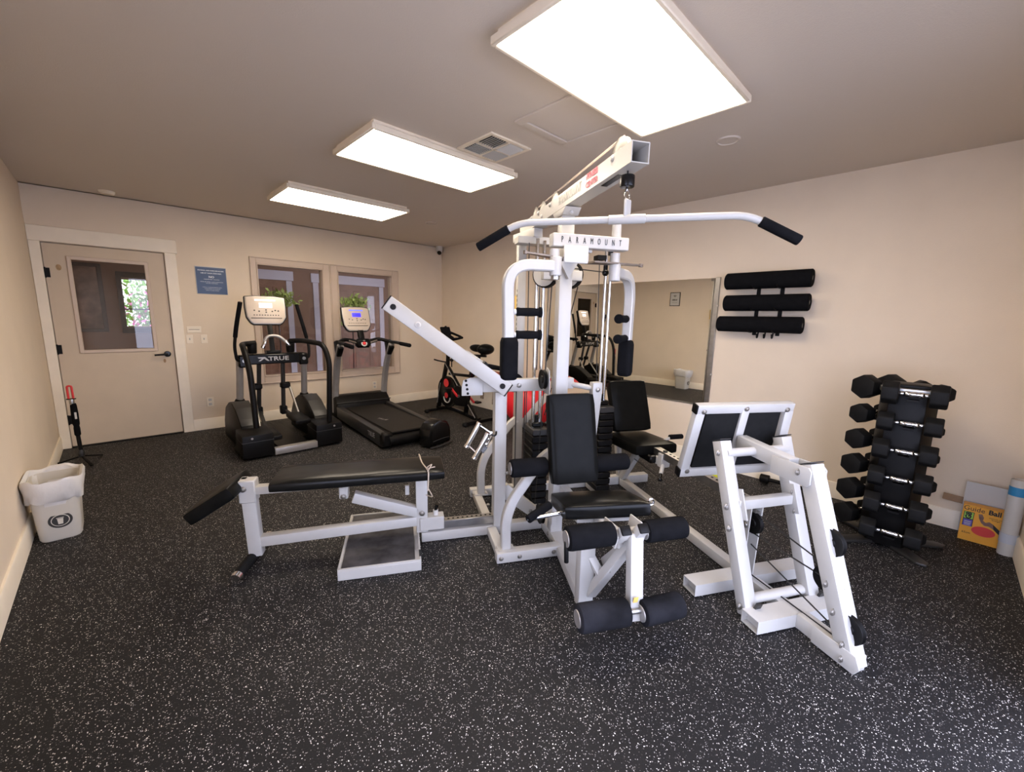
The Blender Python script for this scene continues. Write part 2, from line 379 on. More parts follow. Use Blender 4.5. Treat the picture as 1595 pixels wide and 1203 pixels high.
struct(w4.build('window_3', FRM))
# flowering bush outside that small window
LEAF = mat('leaf_green', (.20, .42, .07), .6, noise=.5, nscale=9); PINK = mat('pink_petal', (.85, .25, .62), .6, noise=.2, nscale=20)
bush = thing('flowering_bush', 'green bush with pink flowers outside the small window of the next room', 'bush', (-3.8, 3.5, 0))
def leafcloud(n, c, s, sz, thing_, name, m, kind='stuff'):
    b = M()
    for i in range(n):
        p = Vector((random.gauss(0, .45)*s[0], random.gauss(0, .45)*s[1], random.gauss(0, .45)*s[2]))+Vector(c)
        e = Euler((random.uniform(0, 6), random.uniform(0, 6), random.uniform(0, 6))).to_matrix()
        vs = [b.bm.verts.new(p+e@Vector(q)*sz*random.uniform(.6, 1.3)) for q in ((-1, 0, 0), (0, -.5, .1), (1, 0, 0), (0, .5, .1))]
        b.bm.faces.new(vs)
    return b.build(name, m, thing_, kind=kind)
leafcloud(2600, (.2, 0, 1.4), (1.1, .5, 1.0), .05, bush, 'foliage', LEAF)
leafcloud(160, (.2, -.35, 1.4), (.9, .2, .6), .05, bush, 'blossom', PINK)
M().tube([(0, 0, 0), (.05, 0, .6), (.2, 0, 1.3)], .03, 8, 4).build('stem', FRM, bush)
struct(M().box((-2, 5.6, -.06), (9, 5.8, .1)).build('ground_outside', mat('outside_ground', (.25, .27, .18), .9, noise=.3, nscale=3)))
struct(M().box((-6.9, -4.0, -.06), (4.2, 14.0, .1)).build('ground_garden', bpy.data.materials.get('patio_concrete') or mat('garden_ground', (.32, .31, .30), .9, noise=.2, nscale=3)))
struct(M().box((-.45, -9.0, -.06), (8.7, 4.7, .1)).build('ground_patio', mat('patio_concrete', (.32, .31, .30), .9, noise=.2, nscale=3)))
PLG = mat('plant_leaf', (.32, .42, .09), .5, noise=.5, nscale=12); POT = mat('terracotta_pot', (.30, .13, .08), .7, noise=.2, nscale=10)
for (x, y, lb, z1) in ((-.80, 1.85, 'tall leafy plant in next room, seen through right window', 1.62), (-2.02, 2.05, 'tall leafy plant in next room, seen through left window', 1.66)):
    t = thing('potted_plant', lb, 'plant', (x, y, 0), 0, 'leafy plants in the next room')
    M().lathe([(.10, 0), (.15, .30), (.165, .30), (.165, .33), (.14, .33), (.13, .28)]).build('pot', POT, t)
    M().tube([(0, 0, .25), (.02, .01, .9), (0, 0, z1)], .012, 8, 4).build('stem', FRM, t)
    leafcloud(260, (.05, 0, z1), (.26, .2, .12), .05, t, 'foliage', PLG); leafcloud(50, (-.25, .05, z1-.33), (.12, .15, .12), .05, t, 'foliage', PLG)
# added glowing panel that stands in for the next room's cool daylight
np_ = M().box((-1.4, 1.4, H-.02), (1.2, .6, .03), bev=.004)
npo = tag(np_.build('light_panel', mat('daylight_fill_next_room', (.9, .9, .9), .5, emit=(.72, .78, 1), estr=3.2)), 'dim added glow panel in place of daylight in the room beyond the windows', 'ceiling light')

# ------------------------------------------------------------------ ceiling fittings
lights = [(-2.326, -1.647, .614), (-2.326, -3.28, .60), (-2.326, -4.926, .60)]
names = ['small-looking far ceiling light panel, nearest the windows wall', 'middle one of three ceiling light panels, beside the air vent', 'nearest and largest-looking ceiling light panel, cut by the top of the frame']
for (x, y, d), lb in zip(lights, names):
    t = thing('light_panel', lb, 'ceiling light', (x, y, H), 0, 'rectangular ceiling light panels')
    f = M(); w2, d2, hh, zt = 1.19/2, d/2, .036, -.024
    for c, s in [((-w2+.010, 0, zt-hh/2), (.020, d, hh)), ((w2-.010, 0, zt-hh/2), (.020, d, hh)), ((0, -d2+.010, zt-hh/2), (1.19-.04, .020, hh)), ((0, d2-.010, zt-hh/2), (1.19-.04, .020, hh))]: f.box(c, s, bev=.004)
    f.build('frame', TRIM, t); M().box((0, 0, -.0265), (1.19-.044, d-.044, .053)).build('housing', TRIM, t)
    M().box((0, 0, zt-hh+.006), (1.19-.042, d-.042, .006)).build('diffuser', LAMP, t)
v = thing('air_vent', 'square louvered air vent on the ceiling beside the middle light panel', 'vent', (-2.139, -3.76, H))
f = M()
for c, s in [((-.165, 0, -.006), (.03, .36, .012)), ((.165, 0, -.006), (.03, .36, .012)), ((0, -.165, -.006), (.30, .03, .012)), ((0, .165, -.006), (.30, .03, .012))]: f.box(c, s, bev=.003)
f.box((0, 0, -.008), (.30, .012, .012)).box((0, 0, -.008), (.012, .30, .012)); f.build('frame', TRIM, v)
M().box((0, 0, -.001), (.30, .30, .002)).build('duct_opening', BPLAS, v)
for qx, qy, ax, tilt in ((-1, 1, 0, -38), (-1, -1, 1, 38), (1, 1, 1, -38), (1, -1, 0, 38)):
    for k in range(7):
        o_ = (k-3)*.019
        c = (qx*.076+(0 if ax == 0 else o_), qy*.076+(o_ if ax == 0 else 0), -.010)
        lw = .009 if qx < 0 else .018
        s = (.135, .003, lw) if ax == 0 else (.003, .135, lw)
        rot = (R(tilt), 0, 0) if ax == 0 else (0, R(tilt), 0)
        M().box(c, s, rot).build('louver', PLASW, v)
hb = thing('attic_hatch', 'painted square attic access panel on the ceiling', 'hatch', (-2.075, -4.38, H))
f = M()
for c, s in [((-.215, 0, -.006), (.055, .48, .012)), ((.215, 0, -.006), (.055, .48, .012)), ((0, -.215, -.006), (.375, .05, .012)), ((0, .215, -.006), (.375, .05, .012))]: f.box(c, s, bev=.002)
f.build('frame', CEIL, hb); M().box((0, 0, -.003), (.362, .362, .006), bev=.001).build('panel', CEIL, hb)
M().box((0, 0, -.0008), (.375, .375, .0014)).build('shadow_gap', BPLAS, hb)
tag(M().lathe([(.001, -.032), (.045, -.03), (.058, -.018), (.062, 0)], (-4.03, -.235, H)).build('smoke_detector', TRIM), 'round cream smoke detector on ceiling above the door', 'smoke detector')
tag(M().lathe([(.001, -.004), (.055, -.004), (.06, -.009), (.068, -.008), (.072, 0)], (-1.20, -4.93, H)).build('ceiling_disc', CEIL), 'flat round disc on ceiling right of the nearest light panel', 'ceiling disc')
tag(M().lathe([(.001, -.004), (.055, -.004), (.06, -.009), (.068, -.008), (.072, 0)], (-1.16, -1.48, H)).build('ceiling_disc', CEIL), 'flat round disc on ceiling near the security camera corner', 'ceiling disc')
sc = thing('security_camera', 'small white dome security camera in the ceiling corner', 'camera', (-.10, -.085, H))
M().lathe([(.062, 0), (.062, -.03), (.056, -.06), (.05, -.10), (.001, -.104)]).build('housing', PLASW, sc)
M().sph((-.018, -.022, -.100), .036).build('lens_ball', BGLOSS, sc)

# ------------------------------------------------------------------ wall fittings
sg = thing('sign', 'blue exercise warning sign with white lettering on the wall beside the door', 'sign', (-3.225, 0, 1.762))
M().box((0, -.004, 0), (.303, .006, .316), bev=.0025).build('border', PLASW, sg)
M().box((0, -.0068, -.002), (.290, .003, .302)).build('board', mat('sign_blue', (.006, .04, .125), .35, noise=.1, nscale=5), sg)
SW = mat('sign_white', (.75, .8, .85), .5, noise=.02, nscale=5)
for s, z, sz, bo in (('PHYSICAL AND EXERCISE ROOMS', .112, .0165, .0004), ('USE AT YOUR OWN RISK', .082, .0175, .0004), ('NO', .040, .034, .0006), ('UNSUPERVISED CHILDREN', .012, .0125, 0), ('FOOD OR DRINK, GLASS CONTAINERS', -.016, .0125, 0), ('OR WET CLOTHING', -.032, .0125, 0),
                     ('CONSULT A PHYSICIAN BEFORE USING', -.078, .0105, 0), ('THE EQUIPMENT IN THIS ROOM', -.096, .0105, 0), ('STOP IF YOU FEEL UNWELL', -.114, .0105, 0)):
    text(s, sz, (0, -.0088, z), (1, 0, 0), (0, 0, 1), SW, sg, bold=bo)
pl = thing('placard', 'small cream placard with one line of print above the two light switches', 'placard', (-3.438, 0, 1.196))
M().box((0, -.003, 0), (.135, .006, .075), bev=.002).build('plate', TRIM, pl)
M().box((0, -.0065, .0), (.10, .001, .004)).build('printed_line', GREYP, pl)
for x, lb in ((-3.487, 'left light switch, a square plate by the door casing'), (-3.353, 'right light switch, a square plate under the placard')):
    t = thing('light_switch', lb, 'light switch', (x, 0, 1.085), 0, 'light switches')
    M().box((0, -.003, 0), (.062, .006, .1), bev=.002).build('plate', TRIM, t)
    M().box((0, -.01, .003), (.010, .014, .022), (R(20), 0, 0), bev=.002).build('toggle', PLASW, t)
for x, z, lb in ((-3.354, .33, 'wall outlet low beside the door'), (-1.265, .33, 'wall outlet low behind the treadmill')):
    t = thing('wall_outlet', lb, 'outlet', (x, 0, z), 0, 'wall outlets')
    M().box((0, -.003, 0), (.07, .006, .114), bev=.002).build('plate', TRIM, t)
    for dz in (-.026, .026): M().box((0, -.007, dz), (.032, .004, .030), bev=.003).build('socket', PLASW, t)
# mirror
mi = thing('wall_mirror', 'large frameless wall mirror with an aluminium edge strip on the right wall', 'mirror', (0, -3.455, 1.2))
M().box((-.006, 0, 0), (.006, 2.07, 1.21)).build('glass', MIRROR, mi)
M().box((-.008, -1.055, 0), (.018, .045, 1.22), bev=.003).build('edge_strip', STEEL, mi); M().box((-.007, 1.04, 0), (.014, .02, 1.22), bev=.003).build('edge_strip', STEEL, mi)
M().box((-.006, 0, -.609), (.012, 2.10, .010)).build('bottom_rail', STEEL, mi)
for z in (-.30, .35): M().cyl((0, -1.075, z), (-.02, -1.075, z), .008, seg=10).build('mirror_clip', PLASW, mi)
# left wall: framed wifi notice and white dispenser, seen in the mirror
po = thing('framed_notice', 'small black-framed wifi notice on left wall, seen in mirror', 'notice', (L, -1.955, 1.86))
M().box((.006, 0, 0), (.012, .22, .285), bev=.002).build('frame', BPLAS, po)
M().box((.0128, 0, 0), (.002, .195, .26)).build('sheet', PLASW, po)
for r_ in (.018, .032, .046):
    M().tube([(.0145, r_*math.cos(a), .035+r_*math.sin(a)) for a in [R(45+9*k) for k in range(11)]], .0035, 6).build('wifi_arc', BPLAS, po)
text('WIFI', .055, (.0145, 0, -.02), (0, 1, 0), (0, 0, 1), BPLAS, po, bold=.001)
text('FREE FOR GUESTS', .014, (.0145, 0, -.075), (0, 1, 0), (0, 0, 1), GREYP, po)
di = thing('paper_dispenser', 'white wall dispenser on the left wall, seen at the right edge of mirror', 'dispenser', (L, -2.86, 1.50))
M().pad((.04, 0, 0), (.08, .2, .28), r=.035).build('cover', PLASW, di); M().box((.04, 0, -.145), (.06, .16, .02), bev=.005).build('outlet_tray', GREYP, di)

# foam rolls on a wall rack
wr = thing('roller_rack', 'black metal wall rack with small hooks holding the foam rollers', 'rack', (0, -4.95, 1.58))
for s in (-.09, .09): M().box((-.006, s, -.06), (.012, .03, .46), bev=.002).build('upright', BPLAS, wr)
for z in (.18, 0, -.19):
    for s in (-.09, .09): M().tube(fillet([(-.01, s, z-.05), (-.10, s, z-.075), (-.18, s, z-.068), (-.19, s, z-.05)], .02), .005, 8).build('cradle_arm', BPLAS, wr)
for s in (-.06, 0, .055): M().tube(fillet([(-.008, s, -.24), (-.03, s, -.31), (-.05, s, -.31), (-.055, s, -.285)], .02), .006, 8).sph((-.055, s, -.283), .008, u=10, v=8).build('hook', BPLAS, wr)
for (z, y0, y1, r_), lb in zip(((1.757, -4.62, -5.262, .071), (1.568, -4.625, -5.262, .069), (1.385, -4.585, -5.235, .068)), ('top one of three black foam rollers on the wall rack', 'middle one of three black foam rollers on the wall rack', 'bottom one of three black foam rollers, just above the small hooks')):
    t = thing('foam_roller', lb, 'foam roller', (-.105, (y0+y1)/2, z), 0, 'black foam rollers on the wall rack')
    hl = abs(y1-y0)/2
    M().lathe([(.02, -hl+.004), (.022, -hl), (r_-.008, -hl), (r_, -hl+.008), (r_, hl-.008), (r_-.008, hl), (.022, hl), (.02, hl-.004)], axis=(0, 1, 0), seg=36).build('foam', FOAM, t)
    M().cyl((0, -hl+.002, 0), (0, hl-.002, 0), .02, seg=14).build('core', BGLOSS, t)

# ------------------------------------------------------------------ dumbbell tower
RC = Vector((-.58, -5.93, 0))
rk = thing('dumbbell_rack', 'black three-sided dumbbell tower standing by the right wall', 'rack', RC)
b_ = M(); b_.prism([(-.12, -.09), (-.12, .08), (.0, .13), (.13, .08), (.13, -.08), (0, -.14)], (0, 0, .5), (1, 0, 0), (0, 1, 0), .98, bev=.004)
b_.build('tower_core', BPLAS, rk)
b_ = M().prism([(-.12, -.13), (-.12, .12), (.08, .15), (.13, .0), (.08, -.15)], (-.02, .0, 1.01), (1, 0, 0), (0, 1, 0), .03, bev=.004); b_.build('top_cap', STEEL, rk)
M().pad((-.02, 0, 1.035), (.16, .2, .03), r=.012).build('top_tray', BPLAS, rk)
for a in (180+40, 180-40, 60, -60):
    d = Vector((math.cos(R(a)), math.sin(R(a)), 0)); n = Vector((-d.y, d.x, 0))
    M().prism([(0, -.05), (.30, -.035), (.33, 0), (.30, .035), (0, .05)], (0, 0, .012), d, n, .018, bev=.004).build('foot', GREYP, rk)
def hexbar(L_, r_, hr):
    t = bmesh.new(); return None
rows = [1.0, .822, .648, .473, .297, .125]
sizes = [(.072, .105), (.060, .085), (.064, .095), (.066, .10), (.070, .105), (.066, .10)]
ords = ['top', 'second from top', 'third from top', 'fourth from top', 'fifth from top', 'bottom']
cols3 = [(180, .180, 'front column of rack, chrome handle in full view', 1.0), (60, .175, 'left column of rack, hexagon end showing', 1.12), (-60, .175, 'rear right column of rack, end peeping out', .80)]
for a, off, lb, sf in cols3:
    nrm = Vector((math.cos(R(a)), math.sin(R(a)), 0)); tan = Vector((-nrm.y, nrm.x, 0))
    shf = {180: -.030, 60: .0, -60: .055}[a]
    for k, z in enumerate(rows):
        r_, hl = sizes[k]; r_ *= sf
        if a == -60 and k in (1, 2): r_ *= .8
        zz = z - (.05 if a == -60 and k != 0 else 0)
        t = thing('dumbbell', '%s hex dumbbell, %s' % (ords[k], lb), 'dumbbell', RC+nrm*(off)+Vector((0, shf, zz)), 0, 'black hex dumbbells on the tower')
        hd = .078*(sf if sf < 1 else 1); g = .066
        for s in (-1, 1):
            hx = [(math.cos(R(60*i+30))*r_, math.sin(R(60*i+30))*r_) for i in range(6)]
            M().prism([(p*1.0, q) for p, q in hx], tan*s*(g+hd/2), nrm, Vector((0, 0, 1)), hd, bev=.009).build('head', RUBHEX, t)
        M().lathe([(.010, -g), (.013, -g+.01), (.011, -g+.02), (.017, -g+.03), (.017, -.022), (.014, -.02), (.017, 0), (.014, .02), (.017, .022), (.017, g-.03), (.011, g-.02), (.013, g-.01), (.010, g)], axis=tan, seg=14).build('handle', CHROME, t, 'chrome handle')
        M().box((nrm*-.03)+Vector((0, 0, -r_*.55)), (.05, .05, .012)).build('saddle', BPLAS, t)

# ------------------------------------------------------------------ ball box, sheet, poster tube, cardboard
UZ_ = Vector((0, 0, 1))
bx = thing('ball_box', 'orange exercise ball box with a red ball picture standing in the right corner', 'box', (-.17, -6.365, 0), R(-2))
ORG = mat('orange_card', (.86, .40, .035), .45, noise=.06, nscale=6)
tl = Matrix.Rotation(R(-4), 4, 'Y')
bo = M().box((.035, 0, .122), (.07, .185, .244), bev=.001).build('carton', ORG, bx)
K = mat('print_black', (.01, .01, .01), .5, noise=.02, nscale=5)
X_ = -.0012
text('Guide', .043, (X_, .091, .222), (0, -1, 0), (0, 0, 1), K, bx, align='LEFT', sx=.9)
text('Ball', .043, (X_, -.018, .222), (0, -1, 0), (0, 0, 1), K, bx, align='LEFT', bold=.0015, sx=.9)
M().box((X_, .062, .150), (.001, .046, .098), bev=.0004).build('logo_panel', K, bx)
M().box((X_-.0006, .062, .174), (.001, .040, .044)).build('green_square', mat('print_green', (.35, .65, .08), .5, noise=.05, nscale=5), bx)
M().box((X_-.0006, .062, .124), (.001, .040, .044)).build('violet_square', mat('print_violet', (.12, .09, .45), .5, noise=.05, nscale=5), bx)
text('G8', .036, (X_-.0015, .062, .173), (0, 0, 1), (0, 1, 0), K, bx, bold=.002)
M().box((X_-.0014, .062, .132), (.001, .03, .005)).box((X_-.0014, .062, .120), (.001, .03, .005)).box((X_-.0014, .062, .110), (.001, .026, .004)).build('caption_bars', PLASW, bx)
M().lathe([(.052, 0), (.052, .001)], (X_, -.012, .085), (-1, 0, 0), sx=1.0, sy=.62).build('ball_picture', mat('print_red', (.72, .06, .05), .4, noise=.1, nscale=4), bx)
SK = mat('print_skin', (.22, .12, .09), .5, noise=.3, nscale=30)
M().prism([(-.022, .196), (-.006, .200), (.004, .180), (.002, .160), (.014, .150), (.030, .160), (.046, .150), (.060, .128), (.052, .118), (.030, .130), (.012, .128), (-.004, .142), (-.016, .168)], (X_, 0, 0), (0, -1, 0), UZ_, .001).build('figure_picture', SK, bx)
M().prism([(.046, .150), (.086, .112), (.086, .082), (.052, .118)], (X_, 0, 0), (0, -1, 0), UZ_, .0012).build('trousers_picture', K, bx)
text('65cm', .018, (X_, .060, .055), (0, -1, 0), (0, 0, 1), K, bx)
text('improve core\nstrength', .011, (X_, -.055, .182), (0, -1, 0), (0, 0, 1), K, bx)
sh = thing('paper_sheet', 'white printed instruction sheet standing behind the orange ball box', 'paper', (-.085, -6.37, 0), R(-2))
M().box((0, 0, .20), (.003, .20, .36), (0, R(-3), 0)).build('sheet', PLASW, sh)
for k in range(6): M().box((-.0035-.0007*(k-3), .0, .345-.02*k), (.001, .15, .003), (0, R(-3), 0)).build('printed_line', SILVER, sh)
tag(M().box((-.05, -6.23, .232), (.012, .11, .045), (R(4), 0, 0), bev=.002).box((-.05, -6.36, .13), (.012, .16, .26)).build('cardboard_strip', mat('cardboard', (.30, .19, .11), .8, noise=.1, nscale=20)), 'brown cardboard flap sticking out left behind the orange ball box', 'cardboard')
rl = thing('poster_tube', 'rolled white poster with a blue band leaning in the right corner', 'poster', (-.235, -6.476, 0))
M().lathe([(.020, 0), (.034, 0), (.036, .01), (.038, .25), (.039, .48), (.036, .485), (.034, .48)], (0, 0, 0), (.03, .0, 1), seg=24).build('paper_roll', PLASW, rl)
M().lathe([(.0400, .385), (.0405, .44)], (0, 0, 0), (.03, 0, 1), seg=24).build('blue_band', mat('print_blue', (.03, .25, .50), .5, noise=.05, nscale=5), rl)
M().lathe([(.0392, .08), (.0393, .14)], (0, 0, 0), (.03, 0, 1), seg=24).build('grey_band', mat('print_grey', (.5, .53, .58), .5, noise=.05, nscale=5), rl)
struct(M().box((-.20, NW+.01, .5), (.02, .02, .01)).build('trim_3', WALL))

# ------------------------------------------------------------------ trash can, monopod
tr_ = thing('trash_can', 'small white trash can with a white liner against the left wall', 'trash can', (-4.478, -2.32, 0), R(0))
def rrect(w, d, r, z, n=6, wob=0):
    o = []
    for cx, cy, a0 in ((w-r, d-r, 0), (-w+r, d-r, 90), (-w+r, -d+r, 180), (w-r, -d+r, 270)):
        for k in range(n+1):
            a = R(a0+90*k/n); q = 1+wob*math.sin(7*a+z*40)
            o.append(((cx+r*math.cos(a))*q, (cy+r*math.sin(a))*q, z+wob*.4*math.sin(5*a+1)))
    return o
def loft(b, rings, cap0=True, cap1=False):
    V = [[b.bm.verts.new(p) for p in r] for r in rings]
    for A, B in zip(V, V[1:]):
        for j in range(len(A)): b.bm.faces.new((A[j], A[(j+1) % len(A)], B[(j+1) % len(A)], B[j]))
    if cap0: b.bm.faces.new(V[0][::-1])
    if cap1: b.bm.faces.new(V[-1])
    return b
BIN = mat('bin_plastic', (.60, .56, .48), .45, noise=.03, nscale=6)
b_ = loft(M(), [rrect(.085, .115, .04, .0), rrect(.092, .122, .045, .012), rrect(.110, .145, .05, .37), rrect(.104, .139, .045, .37), rrect(.088, .118, .04, .02)], True, True)
b_.build('bin', BIN, tr_)
LIN = mat('liner_plastic', (.66, .64, .61), .35, bump=.5, bscale=35, noise=.03, nscale=10)
b_ = loft(M(), [rrect(.108, .140, .05, .255, 9, .02), rrect(.122, .156, .08, .262, 9, .03), rrect(.128, .175, .10, .32, 9, .03), rrect(.133, .185, .11, .375, 9, .025), rrect(.128, .178, .105, .395, 9, .02), rrect(.115, .160, .09, .385, 9, .03), rrect(.10, .14, .06, .30, 9, .05), rrect(.085, .115, .04, .14, 9, .05)], False, True)
b_.build('liner', LIN, tr_)
lg = Vector((.55, -.84, 0)).normalized(); pa = Vector((-lg.y, lg.x, 0)); lc = Vector((.03, -.127, .115))
lx, ly = Vector((1, 0, 0)), Vector((0, .06, 1)).normalized()
for r0, y_, m_, nm in ((.052, -.1300, GREYP, 'round_emblem'), (.040, -.1312, BIN, 'emblem_ring'), (.036, -.1322, GREYP, 'emblem_disc')):
    M().lathe([(.001, .004), (r0, .004), (r0, 0)], (.01, y_, .13), (0, -1, .065), sx=1.0, sy=.9).build(nm, m_, tr_)
M().prism([(-.013, .014), (.013, .014), (.010, -.020), (-.010, -.020)], (.01, -.137, .128), lx, ly, .002).box((.01, -.138, .147), (.032, .002, .003)).build('bin_symbol', BIN, tr_)
mp = thing('monopod', 'black monopod with a red handle standing on little feet by the door', 'monopod', (-4.455, -.66, 0), R(0))
tlt = Vector((.0, .0, 1)).normalized(); P = lambda h: Vector((.012*(.75-h)*0 + (.02*(.72-h)), 0, h))
M().tube([P(.10), P(.30)], .015, 14).build('lower_tube', BPLAS, mp)
M().lathe([(.018, .0), (.024, .02), (.024, .05), (.019, .07)], P(.055)).build('ball_joint', GREYP, mp)
M().lathe([(.016, 0), (.022, .01), (.022, .07), (.019, .09), (.024, .11), (.025, .2), (.022, .28), (.018, .30)], P(.26)).build('grip', FOAM, mp)
M().lathe([(.016, 0), (.018, .01), (.018, .04), (.016, .05)], P(.55)).build('clamp_collar', STEEL, mp)
M().box(P(.602), (.062, .03, .008), bev=.002).build('top_plate', BPLAS, mp)
M().tube(fillet([P(.604)+Vector((-.016, 0, 0)), P(.72)+Vector((-.014, 0, 0)), P(.72)+Vector((.014, 0, 0)), P(.604)+Vector((.014, 0, 0))], .02), .008, 8).build('red_handle', RED, mp, 'red handle')
M().box(P(.45)+Vector((.01, -.024, 0)), (.014, .003, .06)).build('white_sticker', PLASW, mp)
for a in (-70, 50, 170):
    d = Vector((math.cos(R(a)), math.sin(R(a)), 0))
    M().beam(P(.06)+d*.02, Vector((.01, 0, .008))+d*.20, .026, .014).build('leg', BPLAS, mp)

tag(M().box((-.30, -4.755, .03), (.10, .07, .06), bev=.006).build('foam_block', mat('yellow_foam', (.70, .68, .03), .6, noise=.1, nscale=20)), 'small yellow block on the floor behind the leg press plate', 'block')
bar_ = thing('exercise_bar', 'short black bar lying on the floor along the right baseboard', 'bar', (-.09, -5.27, .04))
M().cyl((0, -.20, 0), (0, .20, 0), .016, seg=14).build('shaft', BPLAS, bar_)
for s_y in (-.17, .17): M().cyl((0, s_y-.035, 0), (0, s_y+.035, 0), .038, seg=18, bev=.006).build('end_weight', BPLAS, bar_)
# ------------------------------------------------------------------ exercise ball, poster board
ba = thing('exercise_ball', 'red exercise ball with a white stripe under the mirror, behind the multi gym', 'ball', (-.34, -2.44, .315))
M().sph((0, 0, 0), .315, u=48, v=28).build('ball', REDB, ba)
an = Vector((-.55, .35, .75)).normalized()
M().lathe([(.3165*math.cos(R(a)), .3165*math.sin(R(a))) for a in range(16, 33, 4)], (0, 0, 0), (.34, -.67, -.56), seg=48).build('white_stripe', PLASW, ba, 'white stripe')
pb = thing('poster_board', 'white photo board leaning on the right wall behind the exercise bike', 'poster', (-.05, -1.42, 0))
M().box((0, 0, .31), (.01, 1.05, .60), (0, R(4), 0)).build('board', mat('poster_paper', (.72, .66, .56), .6, noise=.05, nscale=6), pb)
PH = mat('photo_print', (.22, .17, .13), .5, noise=.8, nscale=25)
for y, z, w_, h_ in ((-.10, .22, .22, .24), (.12, .34, .07, .07), (-.30, .38, .08, .09), (-.30, .26, .08, .08), (-.30, .14, .08, .08), (-.44, .30, .07, .1), (-.44, .16, .07, .1), (.25, .2, .08, .1), (.40, .3, .1, .1)):
    M().box((-.009+.07*(z-.31), y, z), (.002, w_, h_), (0, R(4), 0)).build('photo', PH, pb)
M().box((-.007+.07*(.55-.31), 0, .56), (.004, 1.05, .09), (0, R(4), 0)).build('brick_print', mat('brick_print', (.42, .13, .09), .6, noise=.3, nscale=18), pb)


# ------------------------------------------------------------------ multi gym (own frame: u right, w toward the camera)
GO, GR = (-2.0, -4.0, 0), R(-29)
def G(u, w, z): return Vector((u, -w, z))
UW = Vector((0, -1, 0)); UU = Vector((1, 0, 0)); UZ = Vector((0, 0, 1))
gym = thing('multi_gym', 'white multi-station home gym with lat bar, pec arms, leg press and black seats', 'gym machine', GO, GR)
def bolts(lst, parent, r=.010, m=BOLT, name='bolts'):
    for p, n in lst:
        p = Vector(p); n = Vector(n).normalized(); b = M()
        b.lathe([(r*1.25, 0), (r*1.2, .002), (r*.95, .003), (r*.8, .007), (r*.3, .009), (.0001, .009)], p, n, seg=12); b.build('bolt', m, parent)
T = .062
b = M()
b.beam(G(.05, -.27, .035), G(.05, .90, .035), .085, T)
b.beam(G(-.38, -.24, .037), G(.80, -.24, .037), .062, T, up=(0, 0, 1)).beam(G(.80, -.24, .037), G(1.19, -.24, .037), .068, .07)
b.beam(G(-.375, .675, .037), G(.02, .675, .037), .062, T)
b.beam(G(-.78, .34, .035), G(.01, .34, .035), .062, T)
b.beam(G(-.335, -.22, .033), G(-.335, .65, .033), .058, .055)
b.build('base_frame', WHITE, gym)
bolts([(G(-.35, .707, .037), UW), (G(-.24, .707, .037), UW), (G(-.03, .707, .037), UW), (G(-.36, -.207, .037), UW), (G(.007, .50, .04), -UU), (G(.007, .58, .04), -UU)], gym, .011)
b = M().box(G(-.50, .34, .105), (.37, .05, .05), bev=.003); b.build('perforated_rail', STEEL, gym)
for k in range(12): M().cyl(G(-.67+.03*k, .34, .128), G(-.67+.03*k, .34, .1315), .007, seg=10).build('rail_hole', BPLAS, gym)
# columns
b = M(); b.beam(G(.05, .50, .06), G(.05, .50, 2.0), .078, .070, up=(0, 1, 0)); b.prism([(-.06, 0), (.06, 0), (.0, -.10)], G(.05, .545, 1.725), UU, UZ, .05)
b.prism([(-.10, .0), (.10, .0), (.06, -.035), (-.06, -.035)], G(.05, .50, 2.005), Vector((0, 1, 0)), UZ, .095, bev=.003)
b.build('front_column', WHITE, gym)
b = M(); b.beam(G(.00, -.24, .06), G(.00, -.24, 1.97), .062, .062, up=(0, 1, 0)); b.beam(G(-.02, -.30, 1.98), G(.05, .0, 1.98), .07, .06)
b.build('rear_upright', WHITE, gym)
M().box(G(-.032, -.26, 1.50), (.002, .04, .13)).build('yellow_sticker', mat('sticker_yellow', (.75, .50, .12), .5, noise=.1, nscale=12), gym)
for k in range(16): M().box(G(-.032, -.222, 1.60-.035*k), (.002, .005, .018)).build('scale_mark', BPLAS, gym)
M().beam(G(.93, -.24, .06), G(.86, -.24, .62), .045, .045, up=(0, 1, 0)).build('right_rear_stub', WHITE, gym)
# horizontal lever beam and bench-press lever
b = M(); b.beam(G(-.46, .34, .985), G(.0, .34, .985), .055, .078); b.beam(G(.06, .34, .99), G(.20, .34, .99), .055, .07)
b.prism([(-.03, -.055), (.10, -.055), (.10, .055), (.02, .055), (-.02, .04), (-.03, 0)], G(-.50, .372, .985), UU, UZ, .008, bev=.003)
b.cyl(G(.17, .34, .985), G(.30, .42, .965), .018, seg=16)
b.build('lever_beam', WHITE, gym)
M().prism([(-.032, .03), (.032, .03), (.034, -.02), (.006, -.36), (-.02, -.36), (-.034, -.02)], G(.325, .43, .975), UU, UZ, .055, bev=.004).build('swing_bracket', WHITE, gym)
bolts([(G(-.17, .37, .985), UW), (G(.325, .46, .96), UW)], gym, .013)
for k in range(4): M().cyl(G(-.505+.004*k, .376, 1.022-.026*k), G(-.505+.004*k, .379, 1.022-.026*k), .008, seg=12).build('adjustment_hole', BPLAS, gym)
